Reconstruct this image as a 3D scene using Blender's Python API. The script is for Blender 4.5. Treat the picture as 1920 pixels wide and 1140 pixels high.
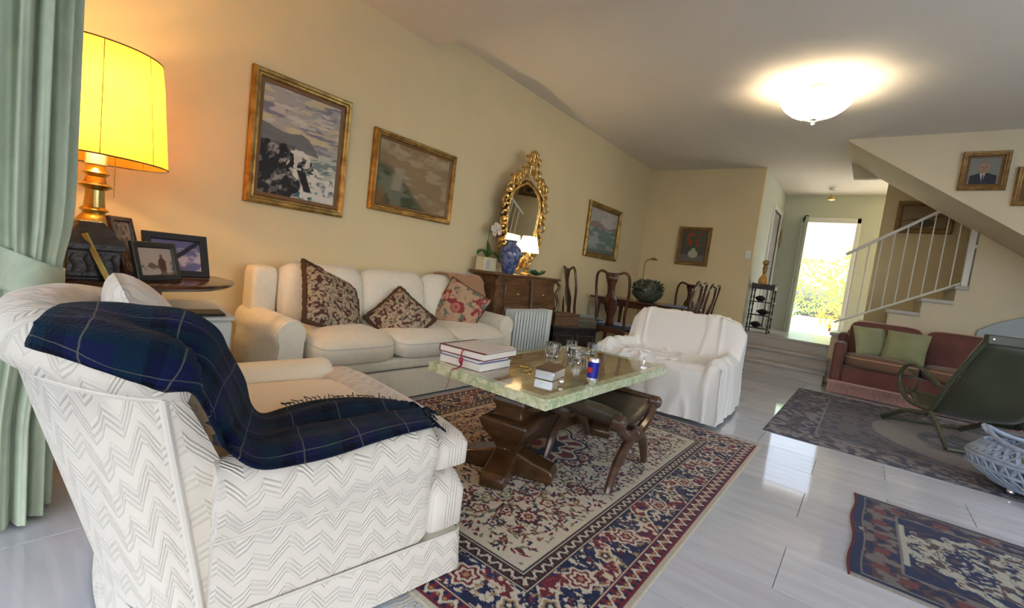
import bpy, bmesh, math, random
import numpy as np
from mathutils import Vector, Matrix
from mathutils.bvhtree import BVHTree
PI = math.pi
C = bpy.context.scene.collection
for o in list(bpy.data.objects): bpy.data.objects.remove(o)
rng = np.random.default_rng(7); random.seed(7)

# ------------------------------------------------------------------ camera
YAW, PITCH, ROLL, FPX = .660544, -.080239, .123155, 851.75
cy, sy, cp, sp = math.cos(YAW), math.sin(YAW), math.cos(PITCH), math.sin(PITCH)
fw = Vector((cy*cp, sy*cp, sp)); rt = Vector((sy, -cy, 0)); up = rt.cross(fw)
cr, sr = math.cos(ROLL), math.sin(ROLL)
rt2 = rt*cr + up*sr; up2 = up*cr - rt*sr
cam = bpy.data.cameras.new('camera'); cam.sensor_width = 36; cam.lens = 36*FPX/1920; cam.clip_start = .01
cam_o = bpy.data.objects.new('camera', cam); C.objects.link(cam_o)
Mx = Matrix.Identity(4)
for i in range(3):
    Mx[i][0] = rt2[i]; Mx[i][1] = up2[i]; Mx[i][2] = -fw[i]
Mx[2][3] = 1.0
cam_o.matrix_world = Mx
bpy.context.scene.camera = cam_o

# ------------------------------------------------------------------ world, lights, exposure
vs = bpy.context.scene.view_settings
bpy.context.scene.display_settings.display_device = 'sRGB'
vs.view_transform = 'Standard'; vs.look = 'None'; vs.gamma = 1; vs.use_curve_mapping = False
vs.exposure = 1.0
world = bpy.data.worlds.new('world'); bpy.context.scene.world = world; world.use_nodes = True
wn = world.node_tree; wn.nodes.clear()
wo = wn.nodes.new('ShaderNodeOutputWorld'); bg = wn.nodes.new('ShaderNodeBackground')
sky = wn.nodes.new('ShaderNodeTexSky'); sky.sky_type = 'NISHITA'; sky.sun_disc = False
sky.sun_elevation = math.radians(50); sky.sun_rotation = math.radians(200); sky.air_density = 1.0; sky.dust_density = 3.5
hs = wn.nodes.new('ShaderNodeHueSaturation'); hs.inputs['Saturation'].default_value = .55
bg.inputs[1].default_value = 0.36
wn.links.new(sky.outputs[0], hs.inputs['Color']); wn.links.new(hs.outputs[0], bg.inputs[0]); wn.links.new(bg.outputs[0], wo.inputs[0])

def light(name, kind, loc, energy, color, rot=None, size=None, size_y=None, portal=False, r=None, spot=None):
    l = bpy.data.lights.new(name, kind); l.energy = energy; l.color = color
    if kind == 'AREA':
        l.shape = 'RECTANGLE'; l.size = size; l.size_y = size_y
        if portal: l.cycles.is_portal = True
    if r is not None: l.shadow_soft_size = r
    o = bpy.data.objects.new(name, l); C.objects.link(o); o.location = loc
    if rot is not None: o.rotation_euler = rot
    return o
# sun on the garden (from the side of the house, does not enter the room)
s = light('sun', 'SUN', (12, 5, 8), 9.0, (1, .95, .86), rot=(math.radians(-38), math.radians(3), 0))
s.data.angle = .01
# daylight through the wide terrace door behind the camera and the front door
light('terrace_daylight', 'AREA', (-3.3, -1.0, 1.7), 34, (.74, .86, 1.0), rot=(0, math.radians(-90), 0), size=3.0, size_y=6.5)
light('added_side_fill', 'AREA', (2.6, -3.14, 1.45), 34, (.76,.86,1.0), rot=(math.radians(90),0,0), size=2.8, size_y=1.5)  # unseen side light added to brighten the right of the room
light('front_door_portal', 'AREA', (9.9, .72, 1.5), 100, (1, 1, 1), rot=(0, math.radians(90), 0), size=2.1, size_y=.8, portal=True)

# ------------------------------------------------------------------ material helpers
class N:
    def __init__(s, nt, sock): s.nt = nt; s.s = sock
    def _m(s, op, *a):
        n = s.nt.nodes.new('ShaderNodeMath'); n.operation = op
        for i, x in enumerate((s,)+a):
            if isinstance(x, N): s.nt.links.new(x.s, n.inputs[i])
            else: n.inputs[i].default_value = x
        return N(s.nt, n.outputs[0])
    def __add__(s, o): return s._m('ADD', o)
    def __sub__(s, o): return s._m('SUBTRACT', o)
    def __mul__(s, o): return s._m('MULTIPLY', o)
    def frac(s): return s._m('FRACT')
    def abs(s): return s._m('ABSOLUTE')
    def sin(s): return s._m('SINE')
    def gt(s, o): return s._m('GREATER_THAN', o)
    def mx(s, o): return s._m('MAXIMUM', o)
    def pw(s, o): return s._m('POWER', o)
def rgb(c): return (c[0], c[1], c[2], 1)
def mat(name, col, rough=.6, metal=0, col2=None, scale=8, stretch=(1,1,1), bump=0, bscale=60, trans=0, emit=None, estr=0,
        sheen=0, spec=.5, coat=0, attr=None, rnd=0, ramp=(.35,.65), transl=0, alpha=1, detail=4, dist=0, ior=1.45):
    m = bpy.data.materials.new(name); m.use_nodes = True; nt = m.node_tree; nt.nodes.clear()
    out = nt.nodes.new('ShaderNodeOutputMaterial'); b = nt.nodes.new('ShaderNodeBsdfPrincipled')
    L = nt.links.new
    L(b.outputs[0], out.inputs[0])
    b.inputs['Roughness'].default_value = rough; b.inputs['Metallic'].default_value = metal
    b.inputs['Specular IOR Level'].default_value = spec; b.inputs['IOR'].default_value = ior
    b.inputs['Transmission Weight'].default_value = trans
    if sheen: b.inputs['Sheen Weight'].default_value = sheen; b.inputs['Sheen Roughness'].default_value = .4
    if coat: b.inputs['Coat Weight'].default_value = coat; b.inputs['Coat Roughness'].default_value = .1
    if emit: b.inputs['Emission Color'].default_value = rgb(emit); b.inputs['Emission Strength'].default_value = estr
    tc = nt.nodes.new('ShaderNodeTexCoord'); mp = nt.nodes.new('ShaderNodeMapping'); mp.inputs['Scale'].default_value = stretch
    L(tc.outputs['Object'], mp.inputs[0])
    cur = None
    if attr:
        a = nt.nodes.new('ShaderNodeAttribute'); a.attribute_name = attr; cur = a.outputs['Color']
    elif col2:
        nz = nt.nodes.new('ShaderNodeTexNoise'); nz.inputs['Scale'].default_value = scale; nz.inputs['Detail'].default_value = detail; nz.inputs['Distortion'].default_value = dist
        L(mp.outputs[0], nz.inputs['Vector'])
        r = nt.nodes.new('ShaderNodeValToRGB'); r.color_ramp.elements[0].color = rgb(col); r.color_ramp.elements[1].color = rgb(col2)
        r.color_ramp.elements[0].position = ramp[0]; r.color_ramp.elements[1].position = ramp[1]
        L(nz.outputs['Fac'], r.inputs[0]); cur = r.outputs[0]
    else: b.inputs['Base Color'].default_value = rgb(col)
    if rnd:
        oi = nt.nodes.new('ShaderNodeObjectInfo'); mr = nt.nodes.new('ShaderNodeMapRange')
        mr.inputs['To Min'].default_value = 1-rnd; mr.inputs['To Max'].default_value = 1+rnd; L(oi.outputs['Random'], mr.inputs[0])
        h = nt.nodes.new('ShaderNodeHueSaturation'); L(mr.outputs[0], h.inputs['Value'])
        if cur: L(cur, h.inputs['Color'])
        else: h.inputs['Color'].default_value = rgb(col)
        cur = h.outputs[0]
    if cur: L(cur, b.inputs['Base Color'])
    if bump:
        nb = nt.nodes.new('ShaderNodeTexNoise'); nb.inputs['Scale'].default_value = bscale; nb.inputs['Detail'].default_value = 3
        L(mp.outputs[0], nb.inputs['Vector'])
        bp = nt.nodes.new('ShaderNodeBump'); bp.inputs['Strength'].default_value = bump; bp.inputs['Distance'].default_value = .01
        L(nb.outputs['Fac'], bp.inputs['Height']); L(bp.outputs[0], b.inputs['Normal'])
    if transl:
        t = nt.nodes.new('ShaderNodeBsdfTranslucent'); t.inputs[0].default_value = rgb(col)
        if cur: L(cur, t.inputs[0])
        ms = nt.nodes.new('ShaderNodeMixShader'); ms.inputs[0].default_value = transl
        L(b.outputs[0], ms.inputs[1]); L(t.outputs[0], ms.inputs[2]); L(ms.outputs[0], out.inputs[0])
    m['_b'] = b.name
    return m
def quilt(name, col, sheen=.3, amp=.050, per=.120, strength=.55, line=.0165):
    """fabric with stitched zigzag quilting as fine relief, over metric UVs"""
    m = mat(name, col, rough=.85, sheen=sheen, spec=.2); nt = m.node_tree; L = nt.links.new
    b = nt.nodes['Principled BSDF']
    uv = nt.nodes.new('ShaderNodeUVMap'); sx = nt.nodes.new('ShaderNodeSeparateXYZ'); L(uv.outputs[0], sx.inputs[0])
    nz = nt.nodes.new('ShaderNodeTexNoise'); nz.inputs['Scale'].default_value = 5; L(uv.outputs[0], nz.inputs['Vector'])
    w = (N(nt, nz.outputs['Fac'])-.5)*.03
    u = N(nt, sx.outputs[0])+w; v = N(nt, sx.outputs[1])
    z1 = ((u*(1/per)).frac()-.5).abs()*2*amp
    z2 = ((u*(1/(per*2.7))).frac()-.5).abs()*2*amp*1.1
    q = v+z1+z2
    h = ((q*(2*PI/line)).sin()*.5+.5).pw(.5)
    gate = ((q*(2*PI/(line*5))).sin()).gt(-.35)
    hh = h*gate + (gate*-1+1.0)*.85
    bp = nt.nodes.new('ShaderNodeBump'); bp.inputs['Strength'].default_value = strength; bp.inputs['Distance'].default_value = .006
    L(hh.s, bp.inputs['Height'])
    n2 = nt.nodes.new('ShaderNodeTexNoise'); n2.inputs['Scale'].default_value = 9; L(uv.outputs[0], n2.inputs['Vector'])
    b2 = nt.nodes.new('ShaderNodeBump'); b2.inputs['Strength'].default_value = .35; b2.inputs['Distance'].default_value = .02
    L(n2.outputs['Fac'], b2.inputs['Height']); L(b2.outputs[0], bp.inputs['Normal']); L(bp.outputs[0], b.inputs['Normal'])
    return m
N.__rmul__ = N.__mul__

# ------------------------------------------------------------------ geometry helpers
def link_mesh(name, V, F, m, parent=None, smooth=True, uv=None, col=None, bevel=0, loc=None, rot=None, sharp=.7, bseg=2):
    me = bpy.data.meshes.new(name)
    if isinstance(V, np.ndarray) and isinstance(F, np.ndarray):
        me.vertices.add(len(V)); me.vertices.foreach_set('co', V.astype(np.float32).ravel())
        me.loops.add(F.size); me.loops.foreach_set('vertex_index', F.astype(np.int32).ravel())
        me.polygons.add(len(F)); k = F.shape[1]
        me.polygons.foreach_set('loop_start', np.arange(0, F.size, k, dtype=np.int32))
        me.polygons.foreach_set('loop_total', np.full(len(F), k, dtype=np.int32))
        me.update(calc_edges=True); me.validate()
    else:
        me.from_pydata([tuple(v) for v in V], [], F)
    if uv is not None:
        ul = me.uv_layers.new(name='UVMap'); vi = np.empty(len(me.loops), dtype=np.int32); me.loops.foreach_get('vertex_index', vi)
        ul.data.foreach_set('uv', np.asarray(uv, dtype=np.float32)[vi].ravel())
    if col is not None:
        ca = me.color_attributes.new('paint', 'FLOAT_COLOR', 'POINT')
        cc = np.ones((len(V), 4), dtype=np.float32); cc[:, :3] = np.asarray(col).reshape(-1, 3); ca.data.foreach_set('color', cc.ravel())
    if not (isinstance(F, np.ndarray)):
        bm = bmesh.new(); bm.from_mesh(me); bmesh.ops.recalc_face_normals(bm, faces=bm.faces[:]); bm.to_mesh(me); bm.free()
    me.materials.append(m)
    if smooth: me.shade_smooth(); me.set_sharp_from_angle(angle=sharp)
    o = bpy.data.objects.new(name, me); C.objects.link(o)
    if parent: o.parent = parent
    if loc is not None: o.location = loc
    if rot is not None: o.rotation_euler = rot
    if bevel:
        md = o.modifiers.new('bevel', 'BEVEL'); md.width = bevel; md.segments = bseg; md.limit_method = 'ANGLE'; md.angle_limit = .6
    return o
class B:
    def __init__(s): s.V = []; s.F = []
    def add(s, vs, fs):
        k = len(s.V); s.V += [tuple(v) for v in vs]; s.F += [tuple(i+k for i in f) for f in fs]; return s
    def box(s, a, b, M=None):
        x0, y0, z0 = a; x1, y1, z1 = b
        vs = [Vector(p) for p in ((x0,y0,z0),(x1,y0,z0),(x1,y1,z0),(x0,y1,z0),(x0,y0,z1),(x1,y0,z1),(x1,y1,z1),(x0,y1,z1))]
        if M: vs = [M @ v for v in vs]
        return s.add(vs, [(0,3,2,1),(4,5,6,7),(0,1,5,4),(1,2,6,5),(2,3,7,6),(3,0,4,7)])
    def tube(s, pts, r, n=8, closed=False, flat=1.0):
        pts = [Vector(p) for p in pts]; m = len(pts); rs = r if hasattr(r, '__len__') else [r]*m
        rings = []; nrm = None
        for i, p in enumerate(pts):
            if closed: t = pts[(i+1) % m]-pts[i-1]
            else: t = pts[min(i+1, m-1)]-pts[max(i-1, 0)]
            if t.length < 1e-9: t = Vector((0,0,1))
            t.normalize()
            if nrm is None:
                nrm = t.cross(Vector((0,0,1)))
                if nrm.length < .1: nrm = t.cross(Vector((1,0,0)))
            else: nrm = nrm - t*nrm.dot(t)
            nrm.normalize(); bn = t.cross(nrm)
            rings.append([p + (nrm*math.cos(a)+bn*math.sin(a)*flat)*rs[i] for a in [2*PI*k/n for k in range(n)]])
        vs = [v for rg in rings for v in rg]; fs = []
        for i in range(m if closed else m-1):
            j = (i+1) % m
            for k in range(n): fs.append((i*n+k, i*n+(k+1) % n, j*n+(k+1) % n, j*n+k))
        if not closed: fs += [tuple(range(n-1, -1, -1)), tuple((m-1)*n+k for k in range(n))]
        return s.add(vs, fs)
    def lathe(s, prof, c=(0,0,0), n=20, sx=1, sy=1, M=None, cap=True):
        vs = []; fs = []
        for r, z in prof:
            for k in range(n):
                a = 2*PI*k/n; v = Vector((c[0]+r*math.cos(a)*sx, c[1]+r*math.sin(a)*sy, c[2]+z)); vs.append(M @ v if M else v)
        for i in range(len(prof)-1):
            for k in range(n): fs.append((i*n+k, i*n+(k+1) % n, (i+1)*n+(k+1) % n, (i+1)*n+k))
        if cap: fs += [tuple(range(n-1, -1, -1)), tuple((len(prof)-1)*n+k for k in range(n))]
        return s.add(vs, fs)
    def ball(s, c, r, sc=(1,1,1), n=10, m=7):
        prof = [(max(1e-4, math.sin(PI*i/m))*r, -math.cos(PI*i/m)*r) for i in range(m+1)]
        vs = []; k0 = len(s.V); s.lathe(prof, (0,0,0), n)
        for i in range(k0, len(s.V)):
            x, y, z = s.V[i]; s.V[i] = (c[0]+x*sc[0], c[1]+y*sc[1], c[2]+z*sc[2])
        return s
    def prism(s, poly, axis, a, b):
        n = len(poly); vs = []
        for t in (a, b):
            for p in poly:
                vs.append({'x': (t, p[0], p[1]), 'y': (p[0], t, p[1]), 'z': (p[0], p[1], t)}[axis])
        return s.add(vs, [tuple(range(n)), tuple(range(2*n-1, n-1, -1))] + [(i, (i+1) % n, n+(i+1) % n, n+i) for i in range(n)])
    def obj(s, name, m, parent=None, **k): return link_mesh(name, s.V, s.F, m, parent, **k)
def grid_faces(nr, nc, cu=False, cv=False):
    I = np.arange(nr*nc).reshape(nr, nc); fs = []
    if cu: I = np.vstack([I, I[:1]])
    if cv: I = np.hstack([I, I[:, :1]])
    return np.stack([I[:-1, :-1], I[:-1, 1:], I[1:, 1:], I[1:, :-1]], -1).reshape(-1, 4)
def surf(name, P, m, parent=None, closed_v=False, flip=False, uvs=None, caps=False, **k):
    """P: (rows, cols, 3) points; metric UVs from arc length"""
    P = np.asarray(P, float); nr, nc, _ = P.shape
    if closed_v: P = np.concatenate([P, P[:, :1]], 1); nc += 1
    du = np.zeros((nr, nc)); du[1:] = np.linalg.norm(P[1:]-P[:-1], axis=2); U = np.cumsum(du.mean(1, keepdims=True)*np.ones((1, nc)), 0)
    dv = np.zeros((nr, nc)); dv[:, 1:] = np.linalg.norm(P[:, 1:]-P[:, :-1], axis=2); Vv = np.cumsum(dv.mean(0, keepdims=True)*np.ones((nr, 1)), 1)
    F = grid_faces(nr, nc)
    if flip: F = F[:, ::-1]
    uv = np.stack([U, Vv], -1).reshape(-1, 2) if uvs is None else uvs
    V = P.reshape(-1, 3)
    if caps:
        V = list(map(tuple, V)); F = [tuple(f) for f in F]; uv = list(map(tuple, uv))
        for r0 in (0, nr-1):
            k0 = len(V); ring = [tuple(p) for p in P[r0][:-1] if True]
            V += ring; uv += [(p[1], p[2]) for p in ring]; idx = list(range(k0, k0+len(ring)))
            F.append(tuple(idx))
    return link_mesh(name, V, F, m, parent, uv=uv, **k)
def T(o, label, cat, group=None, kind=None):
    o['label'] = label; o['category'] = cat
    if group: o['group'] = group
    if kind: o['kind'] = kind
    return o
def thing(name, loc, rz, label, cat, group=None):
    o = bpy.data.objects.new(name, None); C.objects.link(o); o.location = loc; o.rotation_euler = (0, 0, rz)
    o.empty_display_size = .1
    return T(o, label, cat, group)
def S(o): o['kind'] = 'structure'; return o
def kids(o): return [c for c in bpy.data.objects if c.parent == o]
def copy_tree(o, parent=None):
    c = o.copy(); C.objects.link(c)
    if parent: c.parent = parent
    for ch in kids(o): copy_tree(ch, c)
    return c
def catmull(P, n):
    P = np.asarray(P, float); m = len(P); Q = np.vstack([2*P[0]-P[1], P, 2*P[-1]-P[-2]]); out = []
    for t in np.linspace(0, m-1, n):
        i = min(int(t), m-2); f = t-i; p0, p1, p2, p3 = Q[i], Q[i+1], Q[i+2], Q[i+3]
        out.append(.5*((2*p1)+(-p0+p2)*f+(2*p0-5*p1+4*p2-p3)*f*f+(-p0+3*p1-3*p2+p3)*f**3))
    return np.array(out)
def pillow(name, w, d, h, m, parent=None, n=22, edge=.35, loc=None, rot=None, mid=0, pinch=0, col=None, band=0, flop=None, **k):
    """soft cushion w x d x h centred on 0, optional straight boxing band, sharp-eared corners with pinch"""
    t = np.linspace(-1, 1, n); t = np.sign(t)*(1-(1-np.abs(t))**1.3); X, Y = np.meshgrid(t, t, indexing='ij')
    prof = ((1-np.abs(X)**3.2)*(1-np.abs(Y)**3.2)).clip(0, 1)**edge
    sx = 1-pinch*(1-np.abs(Y)**2)*1; sy = 1-pinch*(1-np.abs(X)**2)
    rr = np.ones_like(X)
    if not pinch:   # rounded corners
        q = (np.abs(X)**6+np.abs(Y)**6)**(1/6); mxx = np.maximum(np.abs(X), np.abs(Y)); rr = np.where(mxx > 0, mxx/np.maximum(q, 1e-6), 1)
    px = X*sx*rr*w/2; py = Y*sy*rr*d/2; top = prof*(h-band)/2*(1+mid*(1-X**2)*(1-Y**2))
    zt = band/2+top; zb = -band/2-top*.8
    if flop is not None: off = flop(px, py); zt = zt+off; zb = zb+off
    Pt = np.stack([px, py, zt], -1).reshape(-1, 3); Pb = np.stack([px, py, zb], -1).reshape(-1, 3)
    V = np.vstack([Pt, Pb]); F = grid_faces(n, n); Fb = F[:, ::-1]+n*n
    I = np.arange(n*n).reshape(n, n); ring = list(I[:, 0])+list(I[-1, 1:])+list(I[-2::-1, -1])+list(I[0, -2:0:-1])
    side = [(ring[i], ring[(i+1) % len(ring)], ring[(i+1) % len(ring)]+n*n, ring[i]+n*n) for i in range(len(ring))]
    FF = np.vstack([F, Fb, np.array(side)])
    uv = np.vstack([Pt[:, :2], Pb[:, :2]])
    cc = None
    if col is not None:
        c = col(Pt[:, 0], Pt[:, 1]); cc = np.vstack([c, c])
    o = link_mesh(name, [tuple(v) for v in V], [tuple(f) for f in FF], m, parent, uv=uv, col=cc, loc=loc, rot=rot, sharp=1.4, **k)
    o['_ring'] = 0
    pts = [tuple(Pt[i]-[0, 0, top.reshape(-1)[i]]) for i in ring]
    del o['_ring']
    return o, pts
# numpy value noise for painted pictures and rugs
def vnoise(x, y, seed=0):
    xi = np.floor(x).astype(int); yi = np.floor(y).astype(int); fx = x-xi; fy = y-yi
    def h(a, b):
        n = (a*374761393+b*668265263+seed*1442695041) & 0x7fffffff
        n = ((n ^ (n >> 13))*1274126177) & 0x7fffffff
        return (n ^ (n >> 16)) % 65536/65535.
    fx = fx*fx*(3-2*fx); fy = fy*fy*(3-2*fy)
    return (h(xi, yi)*(1-fx)+h(xi+1, yi)*fx)*(1-fy)+(h(xi, yi+1)*(1-fx)+h(xi+1, yi+1)*fx)*fy
def fbm(x, y, seed=0, o=4):
    s = 0; a = .5; t = 0
    for k in range(o): s = s+a*vnoise(x*2**k, y*2**k, seed+k); t += a; a *= .5
    return s/t
def mixc(c, d, f):
    f = np.clip(f, 0, 1)[..., None]; return c*(1-f)+np.asarray(d)*f
def ss(a, b, x): t = np.clip((x-a)/(b-a), 0, 1); return t*t*(3-2*t)
# ------------------------------------------------------------------ materials
M = {}
M['wall'] = mat('wall_cream', (.73,.615,.375), .85, col2=(.70,.59,.355), scale=2.5, bump=.08, bscale=120, spec=.2)
M['wallpale'] = mat('wall_pale', (.72,.65,.48), .85, col2=(.69,.62,.455), scale=2, bump=.06, bscale=120, spec=.2)
M['hallwall'] = mat('wall_hall', (.60,.625,.52), .85, col2=(.57,.60,.495), scale=2, spec=.2)
M['ceil'] = mat('ceiling_paint', (.80,.755,.67), .9, col2=(.77,.725,.64), scale=1.2, spec=.15)
M['marble'] = mat('marble_tile', (.62,.64,.70), .07, col2=(.50,.515,.57), scale=3, stretch=(7,.9,1), rnd=.07, spec=.8, detail=6, dist=.6, ramp=(.3,.75))
M['grout'] = mat('grout', (.42,.41,.39), .8)
M['step'] = mat('step_marble', (.50,.47,.42), .28, col2=(.40,.37,.33), scale=3, stretch=(3,.8,3), detail=5, dist=.5)
M['white'] = mat('white_paint', (.78,.78,.74), .4)
M['gold'] = mat('antique_gold', (.46,.31,.10), .38, metal=.85, col2=(.22,.13,.04), scale=14, bump=.3, bscale=50)
M['goldbright'] = mat('gilt', (.85,.58,.20), .28, metal=.9, col2=(.42,.24,.07), scale=30, bump=.4, bscale=70)
M['golddull'] = mat('dull_gilt', (.38,.25,.09), .42, metal=.6, col2=(.22,.13,.05), scale=20, bump=.3, bscale=50)
M['liner'] = mat('frame_liner', (.16,.085,.03), .5)
M['darkwood'] = mat('dark_mahogany', (.085,.032,.016), .25, col2=(.04,.015,.008), scale=5, stretch=(1,1,9), coat=.4)
M['walnut'] = mat('walnut', (.17,.085,.035), .32, col2=(.075,.034,.014), scale=4, stretch=(1,6,6), coat=.2, dist=1)
M['tablewood'] = mat('carved_wood', (.080,.037,.014), .3, col2=(.038,.017,.006), scale=5, stretch=(2,2,6), coat=.3)
M['stoolwood'] = mat('stool_wood', (.10,.05,.03), .28, col2=(.05,.024,.014), scale=6, stretch=(2,2,6), coat=.3)
M['leather'] = mat('dark_leather', (.10,.075,.045), .35, col2=(.05,.038,.025), scale=7, bump=.2, bscale=90)
M['lacquer'] = mat('black_lacquer', (.012,.011,.011), .2, coat=.5)
M['black'] = mat('black_plastic', (.015,.015,.017), .35)
M['blackwood'] = mat('ebonised_wood', (.025,.02,.02), .4, col2=(.05,.045,.045), scale=20, bump=.5, bscale=40)
M['brass'] = mat('brass', (.60,.50,.20), .3, metal=1, col2=(.45,.30,.10), scale=12)
M['silver'] = mat('silver', (.85,.86,.88), .28, metal=1)
M['glass'] = mat('clear_glass', (.95,.97,1), .02, trans=1, ior=1.5)
M['mirror'] = mat('mirror_glass', (.92,.92,.90), .01, metal=1)
M['cream'] = mat('cream_damask', (.80,.74,.60), .8, col2=(.76,.695,.55), scale=18, bump=.12, bscale=60, sheen=.3, spec=.2)
M['creamsofa'] = mat('cream_sofa_fabric', (.78,.73,.60), .82, col2=(.74,.685,.55), scale=25, bump=.25, bscale=14, sheen=.3, spec=.2)
M['peach'] = mat('cream_plain_fabric', (.80,.70,.53), .85, bump=.1, bscale=60, sheen=.3, spec=.2)
M['quilt'] = quilt('quilted_white', (.68,.63,.555))
M['quilt_arm'] = quilt('quilted_white_arm', (.68,.63,.555), amp=.032, per=.074, line=.0130)
M['piping'] = mat('piping', (.64,.60,.54), .8)
M['cloth'] = mat('white_cotton_throw', (.80,.78,.74), .9, bump=.35, bscale=16, sheen=.3, spec=.15)
M['curtain'] = mat('green_curtain', (.45,.53,.41), .75, col2=(.38,.45,.35), scale=9, stretch=(1,1,.5), sheen=.3, spec=.25, bump=.12, bscale=30, dist=2)
M['curtain']  # one heavy lined curtain
M['shade'] = mat('parchment_shade', (1.0,.57,.06), .7, col2=(.95,.50,.045), scale=5, transl=.8, spec=.2)
M['shadewhite'] = mat('pleated_shade', (1.0,.93,.78), .7, transl=.8, emit=(1,.86,.6), estr=1.0)
M['bulb'] = mat('bulb', (1,1,1), .3, emit=(1,.80,.50), estr=12)
M['bowlglass'] = mat('bowl_glass', (1.0,.97,.88), .25, transl=.6, emit=(1,.95,.82), estr=.55)
M['onyx'] = mat('green_onyx', (.42,.50,.27), .12, col2=(.70,.73,.52), scale=22, detail=8, dist=1.5, bump=0, coat=.3, ramp=(.38,.62))
M['onyxtop'] = mat('brown_onyx', (.30,.15,.05), .07, col2=(.40,.38,.20), scale=3.2, stretch=(1,4,1), detail=9, dist=2.2, coat=.5, ramp=(.3,.68))
M['pink'] = mat('pink_velvet', (.15,.057,.045), .8, col2=(.11,.042,.033), scale=6, sheen=.3)
M['pinkseat'] = mat('pink_fabric', (.17,.10,.06), .8, sheen=.2)
M['pinkpipe'] = mat('pink_piping', (.55,.33,.25), .8)
M['fringe'] = mat('pink_fringe', (.50,.29,.26), .85)
M['greencush'] = mat('green_velvet', (.24,.27,.14), .8, col2=(.29,.31,.17), scale=6, sheen=.6)
M['olive'] = mat('olive_leather', (.065,.068,.036), .45, col2=(.045,.048,.027), scale=3, bump=.1, bscale=40, sheen=.2)
M['oliveframe'] = mat('green_metal', (.06,.068,.045), .38, col2=(.09,.10,.065), scale=15)
M['paint'] = mat('painted', (1,1,1), .5, attr='paint', spec=.3)
M['rugp'] = mat('woven_wool', (1,1,1), .95, attr='paint', spec=.05, bump=.5, bscale=260, sheen=.15)
M['cushp'] = mat('woven_tapestry', (1,1,1), .95, attr='paint', spec=.05, bump=.4, bscale=120)
M['rugfringe'] = mat('rug_fringe', (.62,.57,.47), .95)
M['heater'] = mat('heater_enamel', (.62,.66,.62), .4)
M['plastic'] = mat('white_plastic', (.66,.69,.66), .4)
M['vase'] = mat('blue_glaze', (.05,.075,.20), .12, col2=(.16,.20,.34), scale=20, detail=5, ramp=(.45,.6), coat=.5)
M['leaf'] = mat('leaf_green', (.03,.10,.02), .4, col2=(.05,.14,.03), scale=10)
M['leafbright'] = mat('garden_leaf', (.20,.42,.07), .6, col2=(.36,.55,.12), scale=6, transl=.3)
M['leafblue'] = mat('agave_leaf', (.16,.38,.30), .5)
M['leafyellow'] = mat('yellow_foliage', (.62,.50,.06), .6, transl=.3)
M['petal'] = mat('orchid_petal', (.85,.75,.66), .6, transl=.3)
M['dish'] = mat('green_majolica', (.012,.07,.03), .1, coat=.6)
M['bowlgreen'] = mat('dark_ceramic', (.05,.07,.045), .3, col2=(.12,.13,.09), scale=30)
M['paper'] = mat('book_paper', (.80,.77,.70), .8)
M['maroon'] = mat('maroon_cover', (.15,.02,.03), .4)
M['bluegrey'] = mat('blue_grey_cover', (.16,.18,.34), .4)
M['whitecover'] = mat('white_cover', (.78,.76,.76), .3)
M['ribbon'] = mat('red_ribbon', (.33,.01,.04), .4)
M['lattice'] = mat('woven_blue_grey', (.36,.42,.52), .5, col2=(.28,.33,.42), scale=20)
M['stone'] = mat('garden_paving', (.80,.74,.63), .8, col2=(.70,.64,.54), scale=3)
M['boxwood'] = mat('carved_box_wood', (.15,.085,.045), .4, col2=(.09,.05,.025), scale=8, stretch=(1,1,5))
M['greybox'] = mat('grey_green_box', (.10,.10,.075), .4, col2=(.06,.06,.045), scale=14, bump=.4, bscale=40)
M['navyseat'] = mat('blue_seat_fabric', (.02,.045,.09), .8, sheen=.3)
M['bluepaper'] = mat('blue_paper', (.16,.22,.38), .5)
M['tan'] = mat('tan_blanket', (.36,.20,.11), .9, sheen=.4, bump=.3, bscale=60)
M['cushtrim'] = mat('brown_fringe', (.09,.042,.02), .9, bump=.8, bscale=200)
M['blueboard'] = mat('pale_blue_panel', (.42,.50,.53), .6)
M['doorgrey'] = mat('grey_door_paint', (.42,.40,.36), .5)
M['amber'] = mat('amber_glass', (.75,.38,.06), .25, col2=(.55,.3,.08), scale=20)

# ------------------------------------------------------------------ structure
W, HC, XF, ZP = 3.2, 2.92, 7.58, .48
def sbox(name, a, b, m, **k): return S(B().box(a, b).obj(name, m, smooth=False, **k))
floor = S(B().box((-.25,-3.3,-.12), (7.45,3.3,-.006)).obj('floor', M['grout'], smooth=False))
tm = None
for i in range(-1, 22):
    x0 = .08+.35*i
    if x0 > 6.9: continue
    for j in range(-6, 6):
        y0 = .12+.7*j+(.35 if i % 2 == 0 else 0)
        if y0 > 3.2 or y0 < -3.3: continue
        if tm is None:
            t = B().box((.0012,.0012,-.012), (.3488,.6988,0)).obj('tile', M['marble'], floor, smooth=False, bevel=.0012, bseg=1); tm = t
        else: t = tm.copy(); C.objects.link(t)
        t.location = (x0, y0, random.uniform(-.0004, .0))
sbox('wall_left', (-.25, W, 0), (XF+.12, W+.12, 3.0), M['wall'])
sbox('wall_far', (XF, 1.466, 0), (XF+.12, W, HC), M['wall'])
b = B(); b.box((XF+.12,1.466,ZP-.02),(8.62,1.586,HC)); b.box((9.38,1.466,ZP-.02),(9.75,1.586,HC)); b.box((8.62,1.466,2.5),(9.38,1.586,HC)); S(b.obj('wall_hall_left', M['hallwall'], smooth=False))
b = B(); b.box((9.65,1.10,ZP-.02),(9.8,1.59,HC)); b.box((9.65,-.4,ZP-.02),(9.8,.35,HC)); b.box((9.65,.35,2.47),(9.8,1.10,HC)); S(b.obj('wall_hall_end', M['hallwall'], smooth=False))
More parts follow.
